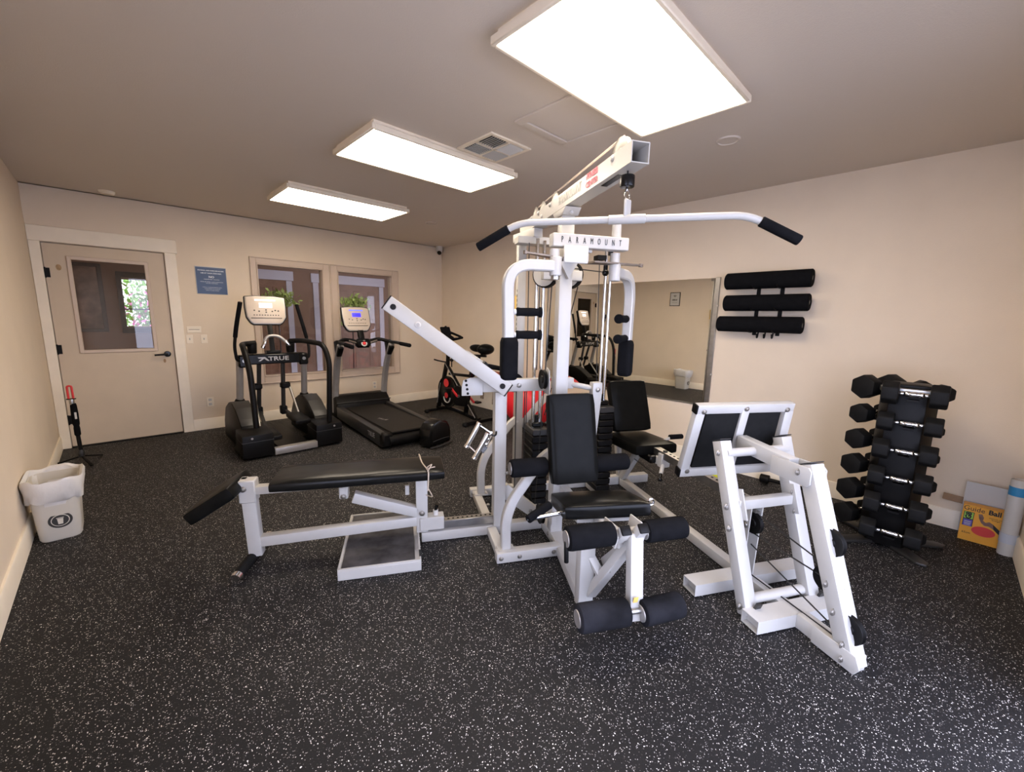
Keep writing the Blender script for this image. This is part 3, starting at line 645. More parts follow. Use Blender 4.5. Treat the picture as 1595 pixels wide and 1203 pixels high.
# main left post and braces
M().beam(G(-.285, .34, .06), G(-.285, .34, .945), .075, .078, up=(0, 1, 0)).build('left_post', WHITE, gym)
b = M(); b.rtube(fillet([G(-.31, .645, .055), G(-.315, .645, .30), G(-.06, .53, .56), G(.03, .50, .60)], .22, 8), .055, .055, up=(0, 1, 0)); b.box(G(-.31, .65, .064), (.10, .07, .012), bev=.003); b.build('curved_brace', WHITE, gym)
b = M(); b.rtube(fillet([G(-.31, -.14, .055), G(-.315, -.14, .33), G(-.07, -.22, .58), G(.0, -.24, .62)], .22, 8), .055, .05, up=(0, 1, 0)); b.box(G(-.31, -.14, .064), (.10, .07, .012), bev=.003)
b.build('curved_brace', WHITE, gym)
b = M().prism([(-.27, .30), (-.24, .22), (-.03, .055), (.05, .055), (.02, .11), (-.22, .32)], G(0, .31, 0), UU, UZ, .045, bev=.003); b.build('gusset_brace', WHITE, gym)
bolts([(G(-.24, .38, .42), UW), (G(-.06, .335, .12), UW), (G(-.295, .06, .064), UZ)], gym, .011)
# slanted press lever
lv = M(); p0, p1 = G(-.945, .42, 1.47), G(-.26, .42, 1.0-.03)
lv.beam(p0, p1, .06, .085).build('press_lever', WHITE, gym)
d_ = (p1-p0).normalized(); nrm_ = Vector((-d_.z, 0, d_.x))
for q in (p0, p1): M().beam(q-d_*.006*(1 if q is p0 else -1), q, .062, .087).build('lever_end_cap', BPLAS, gym)
M().cyl(p0+d_*.04+UW*.031, p0+d_*.04+UW*.034, .016, seg=16).build('lever_hole', BPLAS, gym); M().cyl(p1-d_*.045+UW*.031, p1-d_*.045+UW*.036, .017, seg=16).build('lever_pivot', BPLAS, gym)
M().lathe([(.018, 0), (.018, .006), (.012, .009), (.001, .009)], p0+d_*.20+UW*.03, UW).build('lever_plug', PLASW, gym)
M().lathe([(.010, 0), (.010, .002), (.001, .002)], p0+d_*.20+UW*.039, UW).build('lever_plug_core', BOLT, gym)
sb = M().beam(G(-.505, .30, 1.178), G(-.40, .30, 1.108), .075, .055); sb.beam(G(-.455, .40, 1.12), G(-.455, .30, 1.14), .05, .05); sb.build('lever_stub', WHITE, gym)
M().cyl(G(-.395, .26, 1.103), G(-.06, -.26, 1.000), .017, seg=16).build('press_handle_grip', FOAM, gym)
M().beam(G(-.375, .345, 1.128), G(-.42, .345, 1.083), .07, .03).build('lever_stop', BPLAS, gym)
# boom with pulleys
bm_ = M(); bm_.hollow(G(.05, -.33, 2.051), G(.05, 1.255, 2.051), .080, .080); bm_.box(G(.05, .30, 2.051), (.078, 1.16, .078), bev=.003); bm_.build('boom', WHITE, gym)
M().box(G(.05, 1.03, 2.0112), (.03, .16, .004)).build('boom_slot', BGLOSS, gym)
def pulley(p, axis, r=.055, parent=gym, name='pulley', m=BPLAS, wd=.022):
    p = Vector(p); return M().lathe([(.008, -wd/2), (r*.35, -wd/2), (r*.4, -wd*.3), (r*.8, -wd*.3), (r, -wd/2), (r, -wd*.35), (r*.86, 0), (r, wd*.35), (r, wd/2), (r*.8, wd*.3), (r*.4, wd*.3), (r*.35, wd/2), (.008, wd/2)], p, axis, seg=32).build(name, m, parent)
for w_ in (1.10, .33, .11, -.04):
    pulley(G(.05, w_, 2.092), UU, .070 if w_ > 1 else .062, m=STEEL)
bolts([(G(.009, w_, 2.075), -UU) for w_ in (1.10, .33, .11, -.04)]+[(G(.009, .18, 2.04), -UU), (G(.05, .575, 1.985), UW)], gym, .012, WHITE)
M().tube([G(.05, 1.12, 2.160), G(.05, .34, 2.152), G(.05, .11, 2.148), G(.05, -.10, 2.14)], .005, 8).build('top_cable', mat('pale_cable', (.55, .45, .38), .45, noise=.1, nscale=30), gym)
REDT = mat('faded_red_print', (.62, .12, .16), .5, noise=.3, nscale=40); GRT = mat('faded_grey_print', (.62, .60, .52), .5, noise=.15, nscale=40)
text('FITNESS', .036, G(.0075, .905, 2.074), (0, -1, 0), UZ, REDT, gym, sx=.95, bold=.0012)
text('CENTER', .036, G(.0075, .905, 2.036), (0, -1, 0), UZ, REDT, gym, sx=.95, bold=.0008)
text('PARAMOUNT', .068, G(.0075, .63, 2.056), (0, -1, 0), UZ, GRT, gym, sx=.75)
# lat pulldown bar hanging from the boom
hk = M(); C0 = G(.05, 1.18, 1.816)
M().cyl(G(.05, 1.165, 1.945), G(.05, 1.165, 1.992), .030, seg=24, bev=.004).build('cable_stop', BGLOSS, gym)
M().tube([G(.05, 1.165, 2.01), G(.05, 1.165, 1.94)], .004, 8).build('hook_cable', CABLE, gym)
lb_ = thing('lat_bar', 'long white lat pulldown bar with black grips hanging from the boom', 'pull bar', (0, 0, 0)); lb_.parent = gym
for k in ('label', 'category'): del lb_[k]
def L3(u, w, z): return G(u, w, z)
Lb, Rb = G(-.358, .961, 1.816), G(.456, 1.40, 1.816); dL = (Lb-Rb).normalized()
M().tube(fillet([Lb+dL*.188+Vector((0, 0, -.10)), Lb, Rb, Rb-dL*.188+Vector((0, 0, -.10))], .06), .0145, 14).build('bar', WHITE, lb_)
mid = (Lb+Rb)/2
M().cyl(mid-dL*.075, mid+dL*.075, .019, seg=20, bev=.002).box(mid+Vector((0, 0, .045)), (.045, .012, .07), (0, 0, R(28)), bev=.005).build('centre_sleeve', WHITE, lb_)
for e, s in ((Lb, 1), (Rb, -1)):
    a = e+dL*s*.045+Vector((0, 0, -.024)); c = e+dL*s*.19+Vector((0, 0, -.101))
    M().cyl(a, c, .020, seg=18, bev=.005).build('grip', FOAM, lb_)
car = M(); base = mid+Vector((0, 0, .07)); top_ = G(.05, 1.165, 1.94)
car.tube([base+(top_-base)*t+Vector((.011*math.sin(math.pi*t), 0, 0)) for t in [k/8 for k in range(9)]], .003, 8).tube([base+(top_-base)*t-Vector((.011*math.sin(math.pi*t), 0, 0)) for t in [k/8 for k in range(9)]], .003, 8)
car.build('snap_hook', CHROME, lb_)
# PARAMOUNT crossbar, pivots and pec arms
cb = M(); cb.box(G(.062, .80, 1.784), (.415, .06, .064), bev=.004); cb.beam(G(.05, .52, 1.768), G(.05, .78, 1.768), .08, .06)
cb.cyl(G(-.128, .81, 1.74), G(-.128, .81, 1.685), .024, seg=20).cyl(G(.21, .80, 1.74), G(.21, .80, 1.67), .024, seg=20).cyl(G(.215, .79, 1.80), G(.215, .79, 1.90), .024, seg=20)
cb.build('crossbar', WHITE, gym)
for p, rr in ((G(.215, .79, 1.885), .026), (G(-.128, .83, 1.59), .022), (G(.212, .80, 1.60), .022)): M().cyl(p, p+Vector((0, 0, .021)), rr, seg=20, bev=.002).build('pivot_ring', STEEL, gym)
M().box(G(-.028, .845, 1.716), (.130, .012, .085), bev=.005).build('front_plate', PLASW, gym)
for k, ch in enumerate('PARAMOUNT'): text(ch, .042, G(-.098+.0395*k, .8315, 1.785), UU, UZ, K, gym, sx=.5, ext=.0008)
def cam_plate(p, q, w0, w1):
    p, q = Vector(p), Vector(q); d = q-p; n = Vector((-d.y, d.x, 0)).normalized(); b = M()
    vs = [b.bm.verts.new(x+Vector((0, 0, z))) for z in (-.004, .004) for x in (p-n*w0, p+n*w0, q+n*w1, q-n*w1)]
    for f in ((0, 1, 2, 3), (7, 6, 5, 4), (0, 4, 5, 1), (1, 5, 6, 2), (2, 6, 7, 3), (3, 7, 4, 0)): b.bm.faces.new([vs[i] for i in f])
    return b.cyl(p-Vector((0, 0, .008)), p+Vector((0, 0, .008)), .012)
cam_plate(G(-.275, .80, 1.718), G(-.02, .80, 1.69), .012, .045).build('cam_plate', CAMST, gym)
cam_plate(G(.375, .78, 1.69), G(.06, .82, 1.685), .012, .045).build('cam_plate', CAMST, gym)
def pec_arm(P, dirv, name):
    d = Vector(dirv).normalized(); P = Vector(P); h = -d
    a = thing('pec_arm', 'x', 'x'); a.parent = gym
    for k in ('label', 'category'): del a[k]
    e = .245 if d.x < 0 else .285; b = M()
    b.cyl(P+Vector((0, 0, -.045)), P+Vector((0, 0, .045)), .030, seg=20, bev=.003)
    b.rtube(fillet([P, P+d*e, P+d*(e-.01)+Vector((0, 0, -.36))], .15, 10), .052, .052, up=d.cross(UZ))
    b.build('arm_tube', WHITE, a)
    bt = P+d*(e-.01)-Vector((0, 0, .014 if d.x > 0 else 0))
    M().pad(bt+Vector((0, 0, -.455))-d*.005, (.084, .080, .215), Matrix.Rotation(math.atan2(d.y, d.x), 3, 'Z'), r=.022).build('arm_pad', FOAM, a)
    M().cyl(bt+Vector((0, 0, -.345)), bt+Vector((0, 0, -.36)), .02).build('pad_rod', STEEL, a)
    for z in (-.240, -.352):
        q = bt+Vector((0, 0, z+.015)); M().cyl(q+h*.02, q+h*.05, .014, seg=14).build('peg', PLASW, a)
        M().lathe([(.014, .036), (.022, .042), (.020, .06), (.0215, .10), (.020, .14), (.019, .15), (.026, .156), (.026, .168), (.012, .171)], q, h, seg=18).build('hand_grip', FOAM, a)
    return a
pec_arm(G(-.128, .83, 1.655), (-1, -.0, 0), 'l')
pec_arm(G(.212, .80, 1.645), (.74, .67, 0), 'r')
M().cyl(G(.20, .72, 1.66), G(.20, .72, 1.70), .012).sph(G(.20, .72, 1.65), .018).build('stop_knob', BGLOSS, gym)
# big guarded pulleys behind the column, lower pulleys
for u, w_ in ((.0, .32), (.16, .32)):
    M().lathe([(.076, -.022), (.085, -.018), (.085, .018), (.076, .022)], G(u, w_, 1.672), (1, .9, 0), seg=32).build('pulley_rim', BPLAS, gym)
    M().lathe([(.076, -.0235), (.076, .0235)], G(u, w_, 1.672), (1, .9, 0), seg=32).build('pulley_disc', PLASW, gym)
M().beam(G(-.05, .40, 1.66), G(.20, .40, 1.66), .05, .06).build('pulley_bracket', WHITE, gym)
pulley(G(-.035, .43, 1.03), UU, .060); M().prism([(-.05, -.09), (.05, -.09), (.05, .04), (.02, .075), (-.03, .06)], G(-.012, .45, 1.03), Vector((0, 1, 0)), UZ, .006, bev=.002).build('pulley_guard', WHITE, gym)
pulley(G(-.17, .25, .985), UW, .062)
pulley(G(-.02, .42, .14), UU, .065); pulley(G(-.02, .15, .10), UU, .06)
M().prism([(-.04, -.06), (.04, -.06), (.04, .06), (.0, .10), (-.04, .06)], G(.01, .55, .20), Vector((0, 1, 0)), UZ, .03, bev=.003).build('lower_bracket', WHITE, gym)
# weight stacks
def stack(u, w_, n, top, name):
    for s in (-.055, .055):
        M().cyl(G(u+s*.62, w_-s*.5, .08), G(u+s*.62, w_-s*.5, 1.93), .0125, seg=16).build('guide_rod', CHROME, gym)
    for k in range(n):
        z1 = top-k*.052
        M().box(G(u, w_, z1-.025), (.12, .22, .047), bev=.006).build('weight_plate', GREYP if k == 0 else BPLAS, gym)
    M().box(G(u, w_, top+.018), (.09, .10, .035), bev=.008).cyl(G(u, w_, top), G(u, w_, top+.08), .016).build('stack_head', BGLOSS, gym)
    M().cyl(G(u, w_, top-.4), G(u, w_, top+.02), .011, seg=10).build('selector_rod', STEEL, gym)
stack(.065, .02, 11, .625, 'a'); stack(.62, -.06, 13, .75, 'b')
M().cyl(G(.03, .05, .07), G(.03, .05, 1.93), .010, seg=14).build('guide_rod', CHROME, gym)
M().box(G(.30, -.06, 1.93), (.78, .10, .05), bev=.004).box(G(.40, -.06, 1.86), (.10, .05, .12), bev=.003).build('top_bridge', WHITE, gym)
M().cyl(G(.62, -.06, 1.87), G(.62, -.06, 1.92), .03).box(G(.53, -.02, 1.84), (.07, .07, .03)).build('stack_bumper', BPLAS, gym)
M().beam(G(.62, -.20, .04), G(.62, .06, .04), .06, .05).build('stack_foot', WHITE, gym)
for pts in ([G(-.05, .36, 1.60), G(-.055, .36, 1.08)], [G(.05, .30, 1.60), G(-.02, .30, .16)], [G(.20, .36, 1.60), G(.10, .10, .72)], [G(.53, -.03, 1.84), G(.57, -.05, .8)], [G(-.11, .30, .98), G(-.11, .30, .2)], [G(-.03, .05, 1.9), G(-.02, .05, .65)], [G(-.17, .31, .94), G(-.17, .31, .10)], [G(.13, .20, 1.0), G(.13, .20, .2)], [G(.10, .45, 1.70), G(.62, .10, 1.72)]):
    M().tube(pts, .0035, 6).build('cable', CABLE, gym)
# seat one: back pad, seat cushion, foam rollers
s1 = thing('chest_station_seat', 'x', 'x'); s1.parent = gym; [s1.__delitem__(k) for k in ('label', 'category')]
bt, bb_ = Vector(G(.045, .665, .988)), Vector(G(.05, .780, .483)); ax = (bt-bb_).normalized()
Rm = Matrix((UU, UU.cross(ax)*-1, ax)).transposed(); Rm = Matrix((UU, ax.cross(UU), ax)).transposed()
M().pad((bt+bb_)/2, (.285, .075, .505), Rm, r=.026).build('back_pad', VINYL, s1)
Rc = Matrix.Rotation(R(-7), 3, 'Z') @ Matrix.Rotation(R(-11), 3, 'X')
M().pad(G(.105, .965, .446), (.45, .315, .078), Rc, r=.024, puff=.006).build('seat_pad', VINYLW, s1)
M().cyl(G(-.29, .69, .569), G(.41, .69, .562), .014, seg=14).build('roller_axle', STEEL, s1)
def roller(c, d, ln, r, par, m=FOAM):
    d = Vector(d).normalized(); c = Vector(c)
    ro = M().lathe([(.026, -ln/2+.012), (.030, -ln/2), (r-.010, -ln/2), (r-.002, -ln/2+.006), (r, -ln/2+.02), (r, ln/2-.02), (r-.002, ln/2-.006), (r-.010, ln/2), (.030, ln/2), (.026, ln/2-.012)], c, d, seg=30).build('foam_roller', m, par)
    M().lathe([(.019, -ln/2-.004), (.034, -ln/2-.004), (.036, -ln/2+.003), (.019, -ln/2+.003)], c, d, seg=24).build('roller_end_ring', SILVER, par)
    M().lathe([(.001, -ln/2+.004), (.020, -ln/2+.004)], c, d, seg=20).build('roller_bore', BGLOSS, par)
roller(G(-.195, .69, .569), UU, .215, .052, s1); roller(G(.315, .69, .560), UU, .22, .050, s1)
M().beam(G(.05, .52, .66), G(.05, .68, .64), .05, .05).box(G(.03, .60, .53), (.10, .06, .36), bev=.004).beam(G(.05, .52, .40), G(.05, .75, .38), .05, .05).build('seat_support', WHITE, s1)
M().beam(G(.05, .60, .375), G(.06, 1.28, .43), .05, .05).box(G(.10, .96, .392), (.28, .24, .02), Rc).build('seat_rail', WHITE, s1)
M().cyl(G(-.30, 1.02, .432), G(.0, 1.02, .455), .011).build('side_rod', CHROME, s1)
M().cyl(G(-.30, 1.03, .435), G(-.165, .97, .472), .021, seg=16, bev=.006).build('side_grip', FOAM, s1)
M().tube([G(.335, 1.09, .49)+Vector((.016*math.cos(a), 0, .016*math.sin(a))) for a in [2*math.pi*k/16 for k in range(16)]], .005, 8, closed=True).cyl(G(.25, 1.09, .47), G(.32, 1.09, .485), .007).build('eye_bolt', CHROME, s1)
# leg extension
le = thing('leg_extension', 'x', 'x'); le.parent = gym; [le.__delitem__(k) for k in ('label', 'category')]
b = M(); b.beam(G(-.025, 1.115, .0), G(-.025, 1.115, .40), .078, .055, up=(0, 1, 0)).beam(G(-.02, 1.10, .39), G(.07, 1.28, .41), .05, .05)
b.beam(G(.05, .55, .035), G(-.02, 1.10, .035), .078, .06)
b.beam(G(.0, 1.13, .06), G(.105, 1.285, .40), .045, .05, up=(1, 0, 0)).beam(G(-.01, 1.12, .27), G(.038, 1.175, .17), .03, .04, up=(1, 0, 0))
b.build('support_frame', WHITE, le)
b = M(); b.prism([(-.07, -.04), (.05, -.05), (.075, .015), (.04, .055), (-.05, .05)], G(.005, 1.28, .465), Vector((0, -1, 0)), UZ, .008, bev=.002).prism([(-.07, -.04), (.05, -.05), (.075, .015), (.04, .055), (-.05, .05)], G(.135, 1.28, .465), Vector((0, -1, 0)), UZ, .008, bev=.002)
b.beam(G(.105, 1.32, .475), G(.07, 1.415, .125), .062, .045, up=(0, 1, 0)).cyl(G(0, 1.30, .46), G(.14, 1.30, .46), .028, seg=20)
for u in (.03, .115): b.beam(G(u, 1.30, .44), G(u, 1.365, .515), .042, .045, up=(1, 0, 0))
b.beam(G(.09, 1.10, .20), G(.10, 1.30, .42), .04, .04, up=(1, 0, 0))
b.build('swing_arm', WHITE, le)
for u in (.03, .115): M().beam(G(u, 1.363, .513), G(u, 1.372, .522), .043, .046, up=(1, 0, 0)).build('end_cap', BPLAS, le)
M().beam(G(.0, 1.335, .49), G(.0, 1.29, .42), .008, .003, up=(1, 0, 0)).build('rust_scratch', mat('rust_mark', (.45, .25, .10), .7, noise=.4, nscale=80), le)
M().box(G(.068, 1.4175, .215), (.022, .002, .045), (R(15), 0, 0)).build('warning_sticker', bpy.data.materials['sticker_yellow'], le)
M().cyl(G(-.20, 1.325, .488), G(.35, 1.31, .466), .012).build('roller_axle', STEEL, le); M().cyl(G(-.19, 1.43, .187), G(.27, 1.43, .170), .012).build('roller_axle', STEEL, le)
roller(G(-.115, 1.325, .488), UU, .215, .052, le); roller(G(.262, 1.31, .466), UU, .205, .050, le)
roller(G(-.090, 1.43, .188), (1, -.03, .0), .222, .058, le, FOAMW); roller(G(.188, 1.43, .168), (1, .04, .02), .198, .055, le, FOAMW)
M().cyl(G(-.222, 1.325, .475), G(-.222, 1.335, .385), .010, seg=12, bev=.003).build('lock_lever', BGLOSS, le)
bolts([(G(.0, 1.25, .49), -UU), (G(.0, 1.29, .47), -UU), (G(.0, 1.31, .44), -UU), (G(.045, 1.225, .24), -UU)], le, .011)

# leg press station
lp = thing('leg_press_station', 'x', 'x'); lp.parent = gym; [lp.__delitem__(k) for k in ('label', 'category')]
b = M(); b.beam(G(.935, -.20, .035), G(.90, 1.55, .035), .06, .058)
b.beam(G(.90, 1.50, .04), G(.90, 1.76, .035), .066, .07, bev=.004)
b.build('floor_beam', WHITE, lp)
b = M()
for w_, u0, u1 in ((1.165, .55, 1.27), (1.455, .65, 1.13)): b.hollow(G(u0, w_, .038), G(u1, w_, .038), .095, .062, .005); b.box(G((u0+u1)/2, w_, .038), (u1-u0-.06, .09, .058))
b.build('cross_feet', WHITE, lp)
for u in (.70, 1.085):
    M().beam(G(u, 1.395, .02), G(u, 1.12, .80), .066, .06, up=(0, 1, 0)).build('slanted_post', WHITE, lp)
    M().beam(G(u, 1.12, .802), G(u, 1.118, .806), .068, .062, up=(0, 1, 0)).build('post_cap', GREYP, lp); M().box(G(u+.02, 1.425, .075), (.03, .012, .045), (R(20), 0, 0)).build('rubber_stop', GREYP, lp)
M().beam(G(.90, 1.735, .01), G(.90, 1.44, .775), .075, .07, up=(0, 1, 0)).build('front_post', WHITE, lp)
M().beam(G(.90, 1.4405, .776), G(.90, 1.438, .781), .077, .072, up=(0, 1, 0)).build('front_post_cap', GREYP, lp)
b = M().cyl(G(.70, 1.155, .745), G(1.085, 1.155, .745), .022, seg=20).beam(G(.90, 1.04, .76), G(.90, 1.36, .735), .06, .075)
for s in (-1, 1): b.prism([(-.10, -.045), (.09, -.045), (.105, -.03), (.105, .03), (.09, .045), (-.10, .042)], G(.90+s*.043, 1.38, .725), Vector((0, -1, 0)), UZ, .008, bev=.002)
b.build('swing_arm', WHITE, lp)
M().cyl(G(.72, 1.365, .075), G(1.07, 1.365, .075), .024, seg=18).build('lower_tube', WHITE, lp)
b = M().prism([(-.10, -.035), (.08, -.035), (.10, .0), (.08, .045), (-.10, .045)], G(.855, 1.69, .042), Vector((0, -1, 0)), UZ, .006, bev=.002); b.build('shoe_plate', WHITE, lp)
M().beam(G(.72, 1.235, .505), G(1.07, 1.235, .505), .045, .05).build('crossbar', WHITE, lp)
for u in (.735, 1.055): M().beam(G(u, 1.265, .435), G(u, 1.215, .577), .075, .008, up=(1, 0, 0), bev=.002).build('gusset_plate', WHITE, lp)
b = M().prism([(-.045, .02), (.045, .02), (.03, -.40), (-.0, -.43), (-.03, -.40)], G(.845, 1.17, .46), Vector((0, -1, 0)), UZ, .006).prism([(-.045, .02), (.045, .02), (.03, -.40), (-.03, -.40)], G(.915, 1.17, .46), Vector((0, -1, 0)), UZ, .006)
b.box(G(.88, 1.125, .25), (.07, .006, .40)); b.build('pulley_upright', WHITE, lp)
pulley(G(.88, 1.20, .37), UU, .055, lp)
for z, dw, rr in ((.47, .020, .060), (.30, -.040, .055), (.15, .020, .060)): pulley(G(.90, 1.735-.3856*(z-.01)+dw, z), UU, rr, lp)
bolts([(G(.668, 1.145, .745), UW), (G(.66, 1.24, .50), UW), (G(.66, 1.27, .40), UW), (G(.66, 1.385, .06), UW), (G(.853, 1.425, .735), UW), (G(.862, 1.61, .30), UW), (G(.862, 1.655, .20), UW), (G(.862, 1.71, .09), UW), (G(.855, 1.72, .035), UW), (G(1.06, 1.245, .545), UW), (G(1.06, 1.27, .45), UW), (G(.84, 1.19, .36), -UU)], lp, .014)

for pts in ([G(.88, 1.24, .425), G(.90, 1.62, .35)], [G(.88, 1.21, .315), G(.90, 1.66, .30)], [G(.88, 1.2, .25), G(.90, 1.68, .10)], [G(.88, .05, .322), G(.88, .97, .252), G(.88, 1.17, .318)], [G(.90, 1.18, .075), G(.90, 1.70, .075)]):
    M().tube(pts, .0035, 6).build('cable', CABLE, lp)
# foot plate
fpt = [G(.65, 1.00, .945), G(1.15, 1.075, .955), G(1.15, 1.03, .60), G(.65, .905, .560)]
fp = M(); cn = sum(fpt, Vector())/4; nn = (fpt[1]-fpt[0]).cross(fpt[3]-fpt[0]).normalized()
for i in range(4): fp.beam(fpt[i], fpt[(i+1) % 4], .05, .045, up=nn, ext=.024 if i % 2 == 0 else -.02)
fp.beam((fpt[0]+fpt[1])/2, (fpt[2]+fpt[3])/2, .045, .045, up=nn)
fp.build('foot_plate_frame', WHITE, lp)
for a, c in ((.08, .46), (.54, .92)):
    q = [fpt[0].lerp(fpt[1], a).lerp(fpt[3].lerp(fpt[2], a), t) for t in (.07, .93)]+[fpt[0].lerp(fpt[1], c).lerp(fpt[3].lerp(fpt[2], c), t) for t in (.93, .07)]
    bm2 = M(); vs = [bm2.bm.verts.new(p+nn*s) for s in (-.010, .008) for p in q]
    for f in ((0, 1, 2, 3), (7, 6, 5, 4), (0, 4, 5, 1), (1, 5, 6, 2), (2, 6, 7, 3), (3, 7, 4, 0)): bm2.bm.faces.new([vs[i] for i in f])
    bm2.build('foot_pad', RUBHEX, lp)
vdir = (fpt[0]-fpt[3]).normalized()
for p, s in ((fpt[0], 1), (fpt[3], -1)): M().beam(p-(fpt[1]-fpt[0]).normalized()*.032, p-(fpt[1]-fpt[0]).normalized()*.020, .052, .047, up=nn).build('corner_cap', BPLAS, lp)
sgn = -1 if nn.dot(UW) < 0 else 1
bolts([(p.lerp(cn, .06)+nn*sgn*.022, nn*sgn) for p in fpt]+[((fpt[0]+fpt[1])/2+nn*sgn*.022, nn*sgn)], lp, .012)
# sliding seat
M().hollow(G(.90, .10, .475), G(.90, 1.21, .452), .05, .05, .004).build('seat_rail', STEEL, lp)
for k in range(18): M().cyl(G(.90, .46+.04*k, .4925-.0008*k), G(.90, .46+.04*k, .4945-.0008*k), .008, seg=10).build('rail_hole', BPLAS, lp)
M().beam(G(.90, -.06, .40), G(.90, .38, .42), .07, .06).box(G(.90, .39, .43), (.07, .05, .10), bev=.004).cyl(G(.88, .41, .40), G(.85, .44, .35), .014).build('seat_carriage', WHITE, lp)
M().box(G(.92, .27, .42), (.20, .16, .06), bev=.01).cyl(G(.85, .44, .35), G(.835, .455, .325), .010).sph(G(.832, .458, .318), .016).cyl(G(.90, .40, .47), G(.90, .40, .50), .016).build('carriage_block', BGLOSS, lp)
st, sb_ = G(.90, -.19, .895), G(.90, -.05, .53); ax = (st-sb_).normalized()
M().pad((st+sb_)/2, (.33, .085, .41), Matrix((UU, ax.cross(UU), ax)).transposed(), r=.026).build('back_pad', VINYL, lp)
M().pad(G(.905, .065, .462), (.35, .47, .085), (R(-3), 0, 0), r=.026).build('seat_pad', VINYL, lp)
M().box(G(.90, -.24, .70), (.14, .05, .30), (R(-20), 0, 0), bev=.01).cyl(G(.76, -.2, .56), G(1.06, -.2, .56), .02).build('back_support', BPLAS, lp)
M().cyl(G(.97, .18, .475), G(1.10, .18, .52), .012).build('grip_rod', WHITE, lp)
M().cyl(G(1.085, .18, .525), G(1.20, .18, .525), .019, seg=16, bev=.005).build('side_grip', FOAM, lp)
M().beam(G(.93, -.20, .06), G(.90, .12, .46), .055, .045, up=(1, 0, 0)).build('rail_strut', WHITE, lp)

# ------------------------------------------------------------------ bench, on its own root beside the gym
bn = thing('weight_bench', 'long low white bench with black vinyl pad and drooping head pad, at left', 'bench', GO, GR)
W_ = .34
b = M(); b.beam(G(-1.70, W_, .035), G(-1.715, W_, .44), .070, .06, up=(0, 1, 0)).box(G(-1.715, W_+.0, .425), (.085, .075, .13), bev=.006)
b.beam(G(-1.70, W_, .118), G(-.78, W_, .145), .055, .06); b.beam(G(-.775, W_, .07), G(-.775, W_, .42), .07, .058, up=(0, 1, 0))
b.beam(G(-1.72, W_, .425), G(-.76, W_, .432), .055, .045); b.box(G(-.715, W_, .125), (.15, .075, .085), bev=.004)
b.beam(G(-1.17, W_, .335), G(-.80, W_, .20), .058, .062); b.box(G(-1.22, W_+.0, .375), (.05, .08, .075), bev=.006); b.box(G(-.86, W_-.04, .33), (.025, .02, .06), bev=.002)
b.box(G(-1.745, W_-.02, .47), (.05, .05, .04), bev=.006)
b.beam(G(-1.74, W_+.03, .44), G(-1.97, W_+.03, .30), .05, .012)
b.build('frame', WHITE, bn)
bolts([(G(-1.73, W_+.04, .445), UW), (G(-1.22, W_+.042, .355), UW), (G(-.775, W_+.036, .20), UW)], bn, .014)
M().pad(G(-1.11, W_, .48), (.94, .31, .062), (0, 0, 0), r=.024, puff=.006).build('bench_pad', VINYLW, bn)
a0, a1 = G(-1.745, W_, .475), G(-1.965, W_, .335); ax = (a0-a1).normalized()
M().pad((a0+a1)/2, (.26, .30, .08), Matrix((ax, Vector((0, 1, 0)), ax.cross(Vector((0, 1, 0))))).transposed(), r=.022).build('head_pad', VINYL, bn)
M().cyl(G(-1.70, .14, .030), G(-1.74, .55, .030), .028, seg=20).build('foot_bar', RUBHEX, bn)
for w0, w1 in ((.535, .57), (.12, .145)):
    f_ = lambda w: G(-1.70-.035*(w-.14)/.38, w, .030)
    M().lathe([(.019, 0), (.029, 0), (.029, .035), (.019, .035)], f_(w0), (f_(w1)-f_(w0)), seg=22).build('foot_end_ring', CHROME, bn)
M().cyl(G(-.69, W_, .165), G(-.69, W_, .20), .016).build('knob_stem', PLASW, bn)
M().cyl(G(-.69, W_, .198), G(-.68, W_, .235), .010, .014).build('pull_knob', BGLOSS, bn)
b = M(); b.tube([G(-.745, .505, .40), G(-.74, .505, .50), G(-.745, .47, .517), G(-.77, .34, .518), G(-.78, .18, .515), G(-.78, .175, .44)], .004, 6, 3); b.tube([G(-.745, .50, .515), G(-.72, .48, .55), G(-.75, .46, .52), G(-.70, .47, .53)], .003, 6, 4); b.tube([G(-.74, .505, .41), G(-.72, .50, .36), G(-.75, .40, .33)], .003, 6, 3)
b.build('tied_string', mat('string_beige', (.5, .42, .33), .8, noise=.1, nscale=60), bn, 'frayed beige string')

pf = thing('step_platform', 'low white-rimmed step platform with scuffed grey rubber top under the bench', 'platform', GO, GR)
M().box(G(-1.012, .345, .033), (.425, .63, .052), bev=.003).build('tray', WHITE, pf)
b = M()
for c, s in [(G(-1.012, .652, .034), (.435, .012, .066)), (G(-1.012, .026, .034), (.435, .012, .066)), (G(-1.224, .34, .034), (.012, .63, .066)), (G(-.80, .34, .034), (.012, .63, .066))]: b.box(c, s, bev=.002)
b.build('rim', WHITE, pf)
M().box(G(-1.02, .34, .062), (.385, .595, .006), bev=.002).build('rubber_mat', mat('scuffed_rubber', (.022, .020, .020), .65, noise=.4, nscale=9, col2=(.085, .08, .08), spec=.2), pf)
M().box(G(-.815, .47, .067), (.018, .16, .004), bev=.0018).build('hinge_strip', SILVER, pf)
M().box(G(-.797, .59, .045), (.014, .07, .045)).build('black_notch', BGLOSS, pf)

